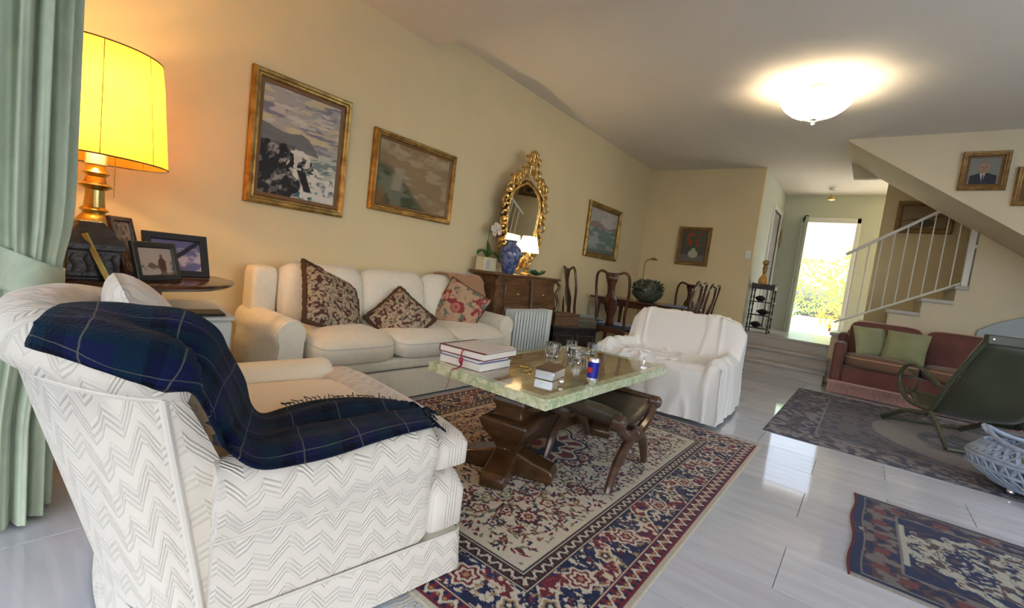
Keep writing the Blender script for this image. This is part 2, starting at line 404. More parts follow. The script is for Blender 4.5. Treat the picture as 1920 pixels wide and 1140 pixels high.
sbox('wall_stairwell', (8.35,-3.3,0), (8.47,.036,3.2), M['wall'])
sbox('wall_right', (-.25,-3.3,0), (8.35,-3.2,HC), M['wallpale'])
w1 = S(B().box((1.15,-3.2,.62),(1.2,-3.16,2.28)).box((4.0,-3.2,.62),(4.05,-3.16,2.28)).box((1.2,-3.2,.62),(4.0,-3.16,.67)).box((1.2,-3.2,2.23),(4.0,-3.16,2.28)).box((2.57,-3.2,.67),(2.63,-3.16,2.23)).obj('added_window_frame', M['white'], smooth=False))  # made-up window frame out of view, goes with the added side light
b = B(); b.box((-.25,1.95,0),(-.1,W,3.0)); b.box((-.25,-3.3,0),(-.1,-2.85,3.0)); b.box((-.25,-2.85,2.45),(-.1,1.95,3.0)); S(b.obj('wall_rear', M['wallpale'], smooth=False))
sbox('ceiling', (-.25,-3.3,HC), (9.8,3.32,3.05), M['ceil'])
sbox('ceiling_beam', (-.1,-3.2,2.782), (2.63,W,HC), M['ceil'])
# steps up to the hall
st = S(B().box((6.95,.32,0),(7.5,1.9,.13)).box((7.24,.32,.13),(7.5,1.9,.29)).box((7.5,.32,0),(7.58,1.9,.445)).obj('entrance_steps', M['step'], smooth=False))
for k, (x, z) in enumerate(((6.92,.16),(7.21,.32))):
    B().box((x,.30,z-.035),(x+.34,1.92,z)).obj('tread', M['step'], st, smooth=True, bevel=.008)
b = B().box((7.49,.30,ZP-.035),(9.66,1.47,ZP)).obj('tread', M['step'], st, smooth=True, bevel=.008)
S(B().box((7.5,-.1,ZP-.3),(9.8,.30,ZP)).box((8.47,-.5,ZP-.3),(9.8,-.1,ZP)).obj('floor_hall', M['step'], smooth=False))
# side wall of the first flight, stepped outline, and the stair treads
YS = [.33,.06,-.21,-.49,-.76]; ZS = [.67,.865,1.06,1.24,1.42]
poly = [(.33,0)]
for i in range(5):
    poly.append((YS[i], ZS[i]-.045)); poly.append((YS[i+1] if i < 4 else -3.2, ZS[i]-.045))
poly.append((-3.2, 0))
S(B().prism(poly, 'x', 7.32, 7.44).obj('wall_stair_side', M['wallpale'], smooth=False))
S(B().prism([(-.86,1.374),(-.86,2.10),(-1.95,1.374)], 'x', 7.321, 7.44).obj('wall_under_landing', M['wallpale'], smooth=False))
stc = S(B().prism([(.30,ZP-.3)]+poly[1:-1]+[(-3.2,ZP-.3)], 'x', 7.44, 8.34).obj('staircase', M['step'], smooth=False))
for i in range(5):
    y1 = YS[i]+.02; y0 = YS[i+1] if i < 4 else -3.18
    b = B().box((7.29,max(y0,-.86),ZS[i]-.045),(8.34,y1,ZS[i]))
    if i == 4: b.box((7.45,-3.18,ZS[i]-.045),(8.34,-.86,ZS[i]))
    b.obj('tread', M['step'], stc, smooth=True, bevel=.006)
# upper flight above, seen as a sloping soffit with its side wall
S(B().prism([(.455,HC-.001),(.455,HC-.02),(-1.9,1.345),(-3.2,1.345),(-3.2,HC-.001)], 'x', 6.45, 7.40).obj('wall_upper_flight', M['wallpale'], smooth=False))
S(B().prism([(.455,HC-.001),(.40,2.70),(.12,2.70),(.12,HC-.001)], 'x', 7.41, 7.52).obj('trim_stairwell', M['wallpale'], smooth=False))
# doorway in the hall's left wall
b = B(); b.box((8.57,1.44,ZP),(8.62,1.60,2.5)); b.box((9.38,1.44,ZP),(9.43,1.60,2.5)); b.box((8.57,1.44,2.5),(9.43,1.60,2.56))
d2 = S(b.obj('door_2', M['white'], smooth=False))
B().box((8.62,1.48,ZP),(9.38,1.52,2.5)).obj('door_leaf', M['doorgrey'], d2, smooth=False)
B().ball((8.70,1.46,1.45),.022).obj('door_handle', M['brass'], d2)
# front door: frame and open leaf
d1 = bpy.data.objects.new('door_1', None); C.objects.link(d1); d1.location = (9.65,.72,ZP); S(d1)
b = B(); b.box((-.03,-.42,0),(.16,-.36,2.05)); b.box((-.03,.37,0),(.16,.43,2.05)); b.box((-.03,-.42,1.96),(.16,.43,2.05)); b.obj('door_frame', M['white'], d1, smooth=False, bevel=.006)
Rl = Matrix.Translation((-.02,.385,0)) @ Matrix.Rotation(math.radians(188), 4, 'Z')
b = B()
for a_, b_ in (((0,-.02,.02),(.11,.02,1.95)),((.64,-.02,.02),(.75,.02,1.95)),((.11,-.02,.02),(.64,.02,.14)),((.11,-.02,1.82),(.64,.02,1.95)),((.11,-.02,.86),(.64,.02,.94))): b.box(a_, b_, Rl)
dl = b.obj('door_leaf', mat('door_leaf_paint', (.42,.46,.30), .35), d1, smooth=False, bevel=.004)
B().box((.10,-.004,.13),(.65,.004,1.83), Rl).obj('pane', M['glass'], dl, smooth=False)
B().tube([Rl @ Vector((.70,-.03,.95)), Rl @ Vector((.70,-.07,.95)), Rl @ Vector((.60,-.07,.95))], .009).obj('door_handle', M['brass'], dl)
B().box((-.06,.34,1.97),(-.02,.40,2.08)).obj('door_closer', M['black'], d1, smooth=False)
# garden
sbox('added_sky_blocker', (-3.1,-5,2.62), (-.25,4,2.74), M['white'])  # roof added behind the camera to block high sky light near the opening
S(B().box((9.82,-9,ZP-.25),(24,13,ZP-.04)).obj('garden_paving', M['stone'], smooth=False))
def foliage(name, c, r, n, leaf, m, parent, seed=0):
    g = np.random.default_rng(seed); d = g.normal(size=(n,3)); d /= np.linalg.norm(d, axis=1)[:, None]; rad = g.uniform(.55,1,n)**.5
    P = np.array(c)+d*rad[:, None]*np.array(r); a = g.normal(size=(n,3)); a /= np.linalg.norm(a, axis=1)[:, None]
    t = np.cross(a, d+1e-3); t /= np.linalg.norm(t, axis=1)[:, None]; sz = g.uniform(.6,1.3,n)[:, None]*leaf
    V = np.stack([P-a*sz, P+t*sz*.4, P+a*sz, P-t*sz*.4], 1).reshape(-1,3); F = np.arange(4*n).reshape(n,4)
    o = link_mesh(name, V, F, m, parent, smooth=False); o['kind'] = 'stuff'; return o
for i, (x, y, z, r, h, mt, lb) in enumerate([
    (14.5,.05,ZP,1.0,1.15,'leafbright','tall green shrub at the right of the front doorway'),
    (16.5,1.9,ZP,1.3,1.0,'leafbright','lower green shrub further back in the middle of the doorway'),
    (12.6,.62,ZP-.05,.33,.30,'leafyellow','low yellow flowering shrub in front of the door'),
    (12.4,1.75,ZP,.30,.42,'leafblue','blue green bush at the left edge of the doorway')]):
    t = thing('garden_shrub', (x,y,z-.1), 0, lb, 'shrub')
    foliage('foliage', (0,0,h+.15), (r,r,h), 1500 if h > .6 else 500, .07 if h > .6 else .035, M[mt], t, i)
    B().tube([(0,0,.05),(.03,0,h*.6),(.0,.02,h)], [.04,.03,.015]).obj('trunk', M['walnut'], t)
t = thing('agave', (11.6,1.45,ZP-.04), 0, 'spiky blue green agave beside the open front door', 'plant')
for k in range(12):
    a = 2*PI*k/12; b = B(); P = [(.02*math.cos(a),.02*math.sin(a),.05),(.16*math.cos(a),.16*math.sin(a),.30),(.34*math.cos(a),.34*math.sin(a),.42+.1*(k % 3))]
    b.tube(catmull(P, 6), [.02,.035,.035,.03,.018,.002], n=6, flat=.35).obj('leaf', M['leafblue'], t)

# ------------------------------------------------------------------ stair railing
rl = thing('stair_railing', (7.36,.33,.48), 0, 'white metal railing with thin balusters climbing the stairs', 'railing')
def rp(y, z): return (0, y-.33, z-.48)
ztop = lambda y: 1.70+(.33-y)*.70; zbot = lambda y: .80+(.33-y)*.58
B().tube([rp(.33,ztop(.33)), rp(-.80,ztop(-.80))], .019, n=10).obj('handrail', M['white'], rl)
B().tube([rp(.33,zbot(.33)), rp(-.80,zbot(-.80))], .013, n=8).obj('bottom_rail', M['white'], rl)
for k in range(9):
    y = .22-.115*k
    B().tube([rp(y,zbot(y)), rp(y,ztop(y))], .0065, n=6).obj('baluster', M['white'], rl)
B().box((-.035,-1.175,.84),(.035,-1.12,1.60)).obj('newel_post', M['white'], rl, smooth=False, bevel=.004)
B().box((-.03,-1.25,1.38),(.03,-1.17,1.42)).obj('wall_bracket', M['white'], rl, smooth=False)

# ================================================================== furniture helpers
def ringtube(name, pts, r, m, parent, **k):
    return B().tube(pts, r, n=6, closed=True).obj(name, m, parent, **k)
def place(o, loc, rot=None):
    o.location = loc
    if rot is not None: o.rotation_euler = rot
    return o
def eul(M3): return M3.to_euler()

# ------------------------------------------------------------------ quilted armchair (foreground)
AC = thing('armchair', (.719,1.475,0), -.14, 'large white zigzag quilted armchair in the foreground, seen from behind', 'armchair')
def back_path(z, n=41):
    """plan outline of the barrel back at height z, right front end -> round the rear -> left front end (u, v)"""
    f = min(z/.65, 1.15)
    uc = -.25-.12*f; D = .15+.08*min(f, 1); Wz = .475-.055*f; fo = .150-.115*f**2
    pts = [(uc+fo, -Wz+.012), (uc+fo*.5, -Wz+.003)]
    for k in range(n-4):
        ph = -PI/2+PI*k/(n-5)
        pts.append((uc-D*max(math.cos(ph), 0)**.85, Wz*(abs(math.sin(ph))**.9)*math.copysign(1, math.sin(ph))))
    pts += [(uc+fo*.5, Wz-.003), (uc+fo, Wz-.012)]
    return pts
nph = 41
def ztop(i):
    t = (i/(nph-1)-.5)*2; return .745+.055*(1-abs(t)**2.6)
rows = []
prof = [(0,.16),(0,.25),(0,.36),(0,.47),(0,.55),(.0,'s'),(.026,-.05),(.042,-.02),(.038,.018),(.018,.042),(-.02,.055),(-.07,.048),(-.105,.022),(-.12,-.03),(-.135,-.12),(-.145,-.22)]
P = []
for i in range(nph):
    zt_ = ztop(i)-.055; row = []
    def base(z):
        pp = back_path(z, nph); p = Vector((*pp[i], 0)); a = Vector((*pp[max(i-1, 0)], 0)); c = Vector((*pp[min(i+1, nph-1)], 0))
        t = (c-a).normalized(); nn = Vector((t.y, -t.x, 0)); return p, (nn if nn.dot(p-Vector((-.1,0,0))) > 0 else -nn)
    for q, (o_, z_) in enumerate(prof):
        if q < 5: z = min(z_, zt_-.09); p, nn = base(z); row.append((p.x, p.y, z))
        elif z_ == 's': z = zt_-.065; p, nn = base(z); row.append((p.x, p.y, z))
        else:
            p, nn = base(zt_-.05); e = 1.0 if 1 < i < nph-2 else .75
            w = p+nn*(o_*e if o_ < .07 else o_*e); row.append((w.x, w.y, zt_+z_))
    P.append(row)
P = np.array(P)
V = [tuple(p) for p in P.reshape(-1,3)]; F = [tuple(f) for f in grid_faces(nph, len(prof))]
nc = len(prof)
F.append(tuple(range(nc))); F.append(tuple((nph-1)*nc+k for k in range(nc)))
uvs = []
for i in range(nph):
    ul = 0
    for q in range(nc):
        if q: ul += np.linalg.norm(P[i,q]-P[i,q-1])
        uvs.append((i*.048, ul))
back = link_mesh('backrest', V, F, M['quilt'], AC, uv=uvs, sharp=1.0)
ringtube('piping', [P[i,5]+np.array([0,0,.0]) for i in range(2, nph-2)]+[P[i,5]-np.array([0,0,.001]) for i in range(nph-3, 1, -1)], .0065, M['piping'], back)
B().tube([P[2,q] for q in range(0, 6)], .0085, n=8).obj('piping', M['piping'], back)
# seat deck block (hidden core), front rail, arms, skirt
B().box((-.30,-.33,.10),(.35,.33,.30)).box((-.18,-.485,.09),(.422,.485,.136)).obj('frame', M['cream'], AC, smooth=False)
def arm(sgn):
    Q = []
    for k, u in enumerate(np.linspace(-.27,.27 if sgn < 0 else .30,12)):
        t = k/11; e = 1-.10*(t > .95)
        cz = .40+.012*t; r = .088
        prof = [(-.485,.14),(-.487,.24),(-.484,.315),(-.487,.325)]
        for a in np.linspace(215, -20, 13):
            a = math.radians(a); prof.append((-.423+r*math.cos(a), cz+r*math.sin(a)))
        prof += [(-.345,.30),(-.345,.14)]
        Q.append([(u, sgn*-p[0]*-1 if False else p[0]*(-sgn)*-1, p[1]) for p in prof])
    Q = np.array(Q); Q[..., 1] = np.abs(Q[..., 1])*sgn
    # rounded front end
    last = Q[-1].copy(); c = last.mean(0); c2 = last.copy(); c2[:, 0] += .022; c2[:, 1:] = c[1:]+(last[:, 1:]-c[1:])*.93
    c3 = last.copy(); c3[:, 0] += .030; c3[:, 1:] = c[1:]+(last[:, 1:]-c[1:])*.80
    Q = np.concatenate([Q, c2[None], c3[None]])
    nr, ncc, _ = Q.shape; V = [tuple(p) for p in Q.reshape(-1,3)]; F = [tuple(f) for f in grid_faces(nr, ncc)]
    F.append(tuple((nr-1)*ncc+k for k in range(ncc))); F.append(tuple(range(ncc)))
    uv = []; 
    for i in range(nr):
        ul = 0
        for q in range(ncc):
            if q: ul += np.linalg.norm(Q[5,q]-Q[5,q-1])
            uv.append((Q[i,0,0], ul))
    a = link_mesh('arm', V, F, M['quilt_arm'] if sgn < 0 else M['peach'], AC, uv=uv, sharp=1.0)
    B().tube([Q[i,3]+np.array([0,-.001*-sgn,0]) for i in range(0, nr-2)], .0035, n=6).obj('piping', M['piping'], a)
arm(-1); arm(1)
# seat cushion (T shaped front), with piping
def rbox(name, cx, cyy, w, d, z0, z1, m, parent, r=.05, n=16, puff=.02, uvs=False):
    o, ring = pillow(name, w, d, (z1-z0), m, parent, n=n, edge=.28, loc=(cx, cyy, (z0+z1)/2), mid=.15, band=(z1-z0)*.45)
    return o, ring
sc_, ring = rbox('seat_cushion', .065, 0, .62, .66, .305, .455, M['peach'], AC)
tf, ring2 = rbox('cushion_front', .36, 0, .17, .985, .325, .462, M['quilt_arm'], AC, n=18)
o, r_ = rbox('front_rail', .36, 0, .17, 1.0, .10, .34, M['quilt_arm'], AC, n=14)
pl, rg = pillow('back_cushion', .50, .52, .17, M['quilt_arm'], AC, n=30, edge=.55, loc=(-.33,.11,.605), rot=(0, math.radians(-108+180-4), 0), mid=.2)
# skirt with shallow folds
sk = []
path = [(-.27,-.492),(.0,-.495),(.2,-.497),(.40,-.50),(.42,-.49),(.43,-.47),(.43,0),(.43,.47),(.42,.49),(.40,.50),(0,.495),(-.27,.492)]
bp_ = back_path(.1, nph)[3:-3]
full = path+[(p[0]-.004, p[1]*1.012) for p in bp_[::-1]]
fine = []
for i in range(len(full)):
    a = np.array(full[i]); c = np.array(full[(i+1) % len(full)]); n_ = max(1, int(np.linalg.norm(c-a)/.03))
    for k in range(n_): fine.append(a+(c-a)*k/n_)
fine = np.array(fine); cen = np.array([-.02,0])
for z, s_ in ((.14,.996),(.135,1.000),(.10,1.006),(.05,1.013),(.012,1.02)):
    wob = 1+.004*np.sin(np.arange(len(fine))*.55)*(.18-z)/.18
    q = cen+(fine-cen)*(s_*wob)[:, None]
    sk.append(np.column_stack([q, np.full(len(q), z)]))
sko = surf('skirt', np.array(sk), M['quilt_arm'], AC, closed_v=True, sharp=1.2, uvs=None)
# swap uv so that zigzags run upright on the skirt
ul = sko.data.uv_layers[0].data
for l in ul: l.uv = (l.uv[1], l.uv[0])
ringtube('piping', [tuple(p) for p in sk[0]], .004, M['piping'], sko)

# ------------------------------------------------------------------ tartan throw, laid over the chair
deps = None
def bvh_of(objs):
    VV = []; FF = []
    for o in objs:
        k = len(VV); mw = o.matrix_basis if o.parent is None else o.parent.matrix_basis @ o.matrix_basis
        VV += [mw @ v.co for v in o.data.vertices]; FF += [tuple(i+k for i in p.vertices) for p in o.data.polygons]
    return BVHTree.FromPolygons(VV, FF)
for o in (AC, sc_, tf, pl): o.matrix_basis
def mb(o): return Matrix.LocRotScale(o.location, o.rotation_euler, o.scale)
def bvh_of(objs):
    VV = []; FF = []
    for o in objs:
        k = len(VV); mw = mb(o.parent) @ mb(o) if o.parent else mb(o)
        VV += [mw @ v.co for v in o.data.vertices]; FF += [tuple(i+k for i in p.vertices) for p in o.data.polygons]
    return BVHTree.FromPolygons(VV, FF)
Apts = [(.112,1.185,.748),(.155,1.13,.735),(.195,1.093,.717),(.24,1.072,.695),(.284,1.065,.675),(.332,1.072,.66),(.352,1.05,.628),(.366,1.03,.588),(.398,1.02,.53),(.455,1.004,.484),(.545,.995,.475),(.63,.98,.48),(.74,.98,.487),(.83,.975,.492),(.93,.965,.495)]
Bpts = [(.165,1.30,.805),(.20,1.30,.81),(.25,1.30,.81),(.30,1.29,.805),(.37,1.26,.80),(.43,1.245,.76),(.465,1.26,.70),(.52,1.29,.61),(.55,1.31,.53),(.60,1.34,.48),(.68,1.37,.475),(.77,1.39,.475),(.86,1.38,.475),(.95,1.34,.475),(1.02,1.25,.48)]
NA, NB = 84, 30
CA, CB = catmull(Apts, NA), catmull(Bpts, NA)
G = np.zeros((NA, NB, 3))
for j in range(NB):
    t = j/(NB-1); G[:, j] = CA*(1-t)+CB*t
    G[:, j, 2] += .012*math.sin(PI*t)
    G[:, j, 2] += .006*np.sin(np.arange(NA)*.28+t*9)*np.sin(PI*t)
    ii = np.arange(NA)/(NA-1); G[:, j, 2] += .016*np.sin(t*16+ii*3)*ss(.5,.8,ii)*np.sin(PI*t)**.5
tree = bvh_of([c for c in kids(AC) if c.name.split('.')[0] in ('backrest','arm','seat_cushion','cushion_front','back_cushion')])
for it in range(4):
    for i in range(NA):
        for j in range(NB):
            p = Vector(G[i,j]); hit = tree.ray_cast(Vector((p.x, p.y, 1.2)), Vector((0,0,-1)))
            loc, nrm, idx, dist = tree.find_nearest(p)
            inside = nrm is not None and (p-loc).dot(nrm) < 0 and dist < .06
            if inside: G[i,j] = loc+nrm*.010
            elif hit[0] is not None and hit[0].z > p.z-.008 and hit[0].z-p.z < (.03 if j < NB*.45 else .10): G[i,j,2] = hit[0].z+.010
            elif dist < .009: 
                d = (p-loc); 
                if d.length > 1e-6: G[i,j] = loc+d.normalized()*.010
    if it < 3:
        H_ = G.copy(); H_[1:-1,1:-1] = (G[:-2,1:-1]+G[2:,1:-1]+G[1:-1,:-2]+G[1:-1,2:]+2*G[1:-1,1:-1])/6; G = H_
Lu = np.concatenate([[0], np.cumsum(np.linalg.norm(G[1:,NB//2]-G[:-1,NB//2], axis=1))])
Uq = np.repeat(Lu[:, None], NB, 1); Vq = np.repeat(np.linspace(0,.40,NB)[None], NA, 0)
tm_ = mat('tartan_wool', (.01,.015,.05), .95, sheen=.06, spec=.1, bump=.5, bscale=180); nt = tm_.node_tree; L = nt.links.new
uvn = nt.nodes.new('ShaderNodeUVMap'); sx = nt.nodes.new('ShaderNodeSeparateXYZ'); L(uvn.outputs[0], sx.inputs[0])
def band(x, per, w, off=0): return (((N(nt, x)+off)*(1/per)).frac()-.5).abs()._m('LESS_THAN', w/per/2)
l1 = band(sx.outputs[0], .145, .0032).mx(band(sx.outputs[1], .135, .0032, .03)); g1 = band(sx.outputs[0], .145, .055, .07).mx(band(sx.outputs[1], .135, .05, .1)); k1 = (band(sx.outputs[0], .145, .03, .035)+band(sx.outputs[1], .135, .03, .065))*.5
def mixn(c1, c2, f):
    n = nt.nodes.new('ShaderNodeMix'); n.data_type = 'RGBA'; L(f.s, n.inputs[0])
    for s_, c in ((6, c1), (7, c2)):
        if isinstance(c, tuple): n.inputs[s_].default_value = rgb(c)
        else: L(c, n.inputs[s_])
    return n.outputs[2]
c = mixn((.007,.011,.048), (.004,.018,.034), g1*.8); c = mixn(c, (.003,.004,.012), k1); c = mixn(c, (.16,.155,.11), l1*.5)
L(c, nt.nodes['Principled BSDF'].inputs['Base Color'])
th = thing('throw_blanket', (.6,1.15,.45), 0, 'navy tartan wool throw with thin pale lines draped over the quilted armchair', 'blanket')
G0 = G-np.array([.6,1.15,.45])
o = link_mesh('cloth', [tuple(p) for p in G0.reshape(-1,3)], [tuple(f) for f in grid_faces(NA,NB)], tm_, th, uv=np.stack([Uq,Vq],-1).reshape(-1,2), sharp=3)
md = o.modifiers.new('t', 'SOLIDIFY'); md.thickness = .007; md.offset = 1
if sum(p.normal.z for p in o.data.polygons) < 0: md.offset = -1
b = B()
for j in range(0, 60):
    t = j/59*(NB-1); j0 = min(int(t), NB-2); f = t-j0; e = G0[-1,j0]*(1-f)+G0[-1,j0+1]*f; d = G0[-1,j0]-G0[-3,j0]; d = d/np.linalg.norm(d)
    b.tube([e, e+d*.02+[0,0,.004], e+d*.035+[0,random.uniform(-.01,.01),-.008], e+d*.05+[random.uniform(-.005,.005),random.uniform(-.012,.012),-.022]], .0018, n=4)
for j in range(26):
    i = 60+j*23//26; e = G0[i,-1]
    b.tube([e, e+[.006,.02,.006], e+[random.uniform(-.01,.02),.038,random.uniform(-.002,.012)]], .0016, n=4)
fo = b.obj('fringe', tm_, th); fo['kind'] = 'stuff'

# ------------------------------------------------------------------ three-seat sofa
SF = thing('sofa', (2.25,2.82,0), 0, 'long cream three seat sofa against the left wall under the two pictures', 'sofa')
SF.scale = (.905,1,1)
SX, SD = 1.19, .34          # half length, half depth of the body
B().box((-1.0,-.33,.12),(1.0,.30,.28)).obj('frame', M['creamsofa'], SF, smooth=True, bevel=.03)
for s_ in (-1, 1):          # rolled arms
    Q = []
    for k, y in enumerate(np.linspace(-.27,.30,9)):
        cz = .455+.02*(k/8); r = .095; xx = 1.085; pr = [(xx+.085,.14),(xx+.085,.33),(xx+.080,.375)]
        pr += [(xx+r*math.cos(a), cz+r*math.sin(a)) for a in np.radians(np.linspace(-35,205,13))]+[(xx-.085,.33),(xx-.085,.14)]
        Q.append([(s_*p[0], y, p[1]) for p in pr])
    Q = np.array(Q); f_ = Q[0].copy(); c_ = f_.mean(0); f2 = f_.copy(); f2[:,1] -= .02; f2[:,[0,2]] = c_[[0,2]]+(f_[:,[0,2]]-c_[[0,2]])*.94
    Q = np.concatenate([f2[None], Q]); nr, ncc, _ = Q.shape
    F = [tuple(f) for f in grid_faces(nr, ncc)]+[tuple(range(ncc)), tuple((nr-1)*ncc+k for k in range(ncc))]
    a = link_mesh('arm', [tuple(p) for p in Q.reshape(-1,3)], F, M['creamsofa'], SF, sharp=1.0)
    B().tube([tuple(p) for p in Q[1][1:-1]], .004, n=5).obj('piping', M['piping'], a)
    # low wing at the end of the back
    pillow('back_wing', .17, .16, .40, M['creamsofa'], SF, n=12, edge=.2, loc=(s_*1.06,.22,.62), band=.3)
B().box((-1.0,.22,.14),(1.0,.34,.76)).obj('backrest', M['creamsofa'], SF, bevel=.04, bseg=4)
for k in range(3):
    cx = -.645+.645*k
    o, rg = pillow('seat_cushion', .66, .68, .20, M['creamsofa'], SF, n=20, edge=.38, loc=(cx,-.06,.37), mid=.45 if k != 1 else .3, band=.085, flop=lambda x, y: -.03*ss(-.2,-.36,y))
    ringtube('piping', [(p[0], p[1], p[2]) for p in rg], .004, M['piping'], o)
    o, rg = pillow('back_cushion', .66, .46, .20, M['creamsofa'], SF, n=18, edge=.4, loc=(cx*1.0,.135,.625), rot=(math.radians(78),0,0), mid=.15, band=.05)
    ringtube('piping', rg, .0035, M['piping'], o)
for n_, z0, z1, yy in (('front_rail', .205,.285,-.375),):
    B().box((-1.15,yy,z0),(1.15,yy+.08,z1)).obj(n_, M['creamsofa'], SF, bevel=.025, bseg=3)
sk = []
def skirt_path(hx, hy0, hy1, step=.03, pleats=()):
    pts = []
    cor = [(-hx,hy1),(-hx,hy0),(hx,hy0),(hx,hy1)]
    for i in range(4):
        a = np.array(cor[i]); c = np.array(cor[(i+1) % 4]); n_ = max(1, int(np.linalg.norm(c-a)/step))
        for k in range(n_): pts.append(a+(c-a)*k/n_)
    return np.array(pts)
pp = skirt_path(1.19,-.385,.33)
for z, g in ((.205,0),(.20,.006),(.12,.012),(.06,.018),(.015,.024)):
    q = pp.copy(); q[:,0] += np.sign(q[:,0])*g*(np.abs(pp[:,0]) > 1.15); q[:,1] -= g*(pp[:,1] < -.37)
    for px_ in (-.4,.4): q[:,1] += .014*np.exp(-((pp[:,0]-px_)/.018)**2)*(pp[:,1] < -.37)*(z < .19)
    sk.append(np.column_stack([q, np.full(len(q), z)]))
o = surf('skirt', np.array(sk), M['creamsofa'], SF, closed_v=True, sharp=.9); ringtube('piping', [tuple(p) for p in sk[0]], .004, M['piping'], o)

# scatter cushions
def leopard(x, y):
    c = np.zeros(x.shape+(3,))+np.array([.40,.32,.22])
    n1 = vnoise(x*64+3, y*64, 3); n2 = fbm(x*44, y*44, 9, 3)
    ring = np.abs(vnoise(x*60, y*60+7, 5)-.5)
    c = mixc(c, [.085,.04,.035], ss(.56,.66,n1)); c = mixc(c, [.18,.20,.13], ss(.62,.7,n2)*.8); c = mixc(c, [.10,.055,.05], (ring < .05)*.85)
    return c
def floral(x, y):
    c = np.zeros(x.shape+(3,))+np.array([.45,.31,.20]); n = fbm(x*14, y*14, 21, 3)
    c = mixc(c, [.25,.05,.05], ss(.56,.62,n)); c = mixc(c, [.13,.17,.12], ss(.60,.68,fbm(x*18+9, y*18, 4, 3))); c = mixc(c, [.50,.28,.2], ss(.62,.66,fbm(x*26, y*26+5, 14, 2)))
    c = mixc(c, [.26,.16,.10], (np.abs(fbm(x*12, y*12, 33, 3)-.5) < .018)*.9)
    r_ = np.sqrt((x+.02)**2+(y-.03)**2); c = mixc(c, [.22,.03,.04], ss(.055,.04,r_)); c = mixc(c, [.42,.15,.12], ss(.02,.01,np.abs(r_-.025)))
    return c
def scatter(w, loc, rot, colf, label, trim, tr=.019):
    t = thing('scatter_cushion', loc, 0, label, 'cushion', 'scatter cushions on the sofa')
    t.rotation_euler = rot
    o, rg = pillow('cover', w, w, .13, M['cushp'], t, n=96, edge=.5, pinch=.05, col=colf)
    b = B(); m_ = len(rg)
    b.tube([rg[i] for i in range(0, m_, 3)], [tr*random.uniform(.8,1.15) for i in range(0, m_, 3)], n=6, closed=True)
    b.obj('fringe' if trim else 'piping', M['cushtrim'], t); return t
scatter(.45, (1.655,2.80,.625), (math.radians(55),math.radians(19),math.radians(4)), leopard, 'large brown patterned cushion with fringe, tilted on the left end of the sofa', True)
scatter(.36, (2.14,2.68,.525), (math.radians(48),math.radians(-40),math.radians(-2)), leopard, 'smaller brown patterned cushion lying in the middle of the sofa', True)
scatter(.39, (2.80,2.73,.60), (math.radians(62),math.radians(-62),math.radians(-22)), floral, 'red floral tapestry cushion on the right end of the sofa', False, .007)
tb = thing('folded_blanket', (3.05,2.98,.83), 0, 'tan blanket folded over the right end of the sofa back', 'blanket')
Q = []
for i, x in enumerate(np.linspace(-.26,.16,15)):
    Q.append([(x+.01*math.sin(y*9), -.17+.30*t, .035*math.sin(PI*t)**.6-.24*max(0,(.35-t)/.35)**1.4-.18*max(0,(t-.8)/.2)**1.2*0+.006*math.sin(9*t+i)) for t, y in [(k/12, k) for k in range(13)]])
surf('cloth', np.array(Q), M['tan'], tb, sharp=2).modifiers.new('s', 'SOLIDIFY').thickness = .02

# ------------------------------------------------------------------ white covered armchair
WC = thing('covered_armchair', (3.93,1.27,0), PI+.03, 'armchair under a white cotton cover behind the stone coffee table', 'armchair')
nx, ny = 110, 110
hx, hy = .43, .50
u_ = np.linspace(-1,1,nx); v_ = np.linspace(-1,1,ny); Uu, Vv_ = np.meshgrid(u_, v_, indexing='ij')
ww = 1.16
Xg = np.sign(Uu)*np.minimum(np.abs(Uu)*ww,1)*hx; Yg = np.sign(Vv_)*np.minimum(np.abs(Vv_)*ww,1)*hy
backh = .79*ss(-.17,-.31,Xg); armh = .50*ss(.30,.40,np.abs(Yg)); seat = np.full_like(Xg,.42)+.02*ss(-.1,.4,Xg)
Hh = np.maximum(np.maximum(seat, armh+0*Xg), backh*(1-.10*(np.abs(Yg)/hy)**4)); 
for _ in range(3): Hh[1:-1,1:-1] = (Hh[:-2,1:-1]+Hh[2:,1:-1]+Hh[1:-1,:-2]+Hh[1:-1,2:]+Hh[1:-1,1:-1])/5
over = np.maximum(np.abs(Uu)*ww-1, 0)+np.maximum(np.abs(Vv_)*ww-1, 0); over = np.minimum(over/.16, 1)
drop = np.where(over > 0, 1, 0)
edge = np.maximum(np.abs(Xg)/hx, np.abs(Yg)/hy); Hh = Hh-.05*ss(.86,1,edge)
Z = Hh*(1-over)+.035*over
ang = np.arctan2(Yg/hy, Xg/hx); fold = .010*np.sin(ang*7+1)*over+.004*np.sin(ang*19)*over
nrm_ = np.maximum(np.sqrt(Xg**2+Yg**2), .01); outw = .02*over+fold
Xg = Xg+Xg/nrm_*outw; Yg = Yg+Yg/nrm_*outw
Z = Z+.022*(fbm(Uu*3, Vv_*3, 3)-.5)*2*(1-over)
rg1 = ss(.06,0,np.abs(fbm(Uu*2.2+Vv_*1.2, Vv_*2.6, 17, 3)-.5)); rg2 = ss(.05,0,np.abs(fbm(Uu*3+4, Vv_*2-Uu*1.5, 27, 3)-.5))
Z += .014*rg1*(1-over)+.010*rg2*(1-over); Xg += np.where(Xg > 0, 1, .6)*(.014*rg1-.008*rg2); Yg += np.sign(Yg)*.010*rg2*(np.abs(Yg) > .3)
Xg -= .05*ss(.4,.8,Z)*(Xg < -.15)
wcv = link_mesh('cover', [tuple(p) for p in np.stack([Xg,Yg,Z],-1).reshape(-1,3)], [tuple(f) for f in grid_faces(nx,ny)], M['cloth'], WC, sharp=2.5)
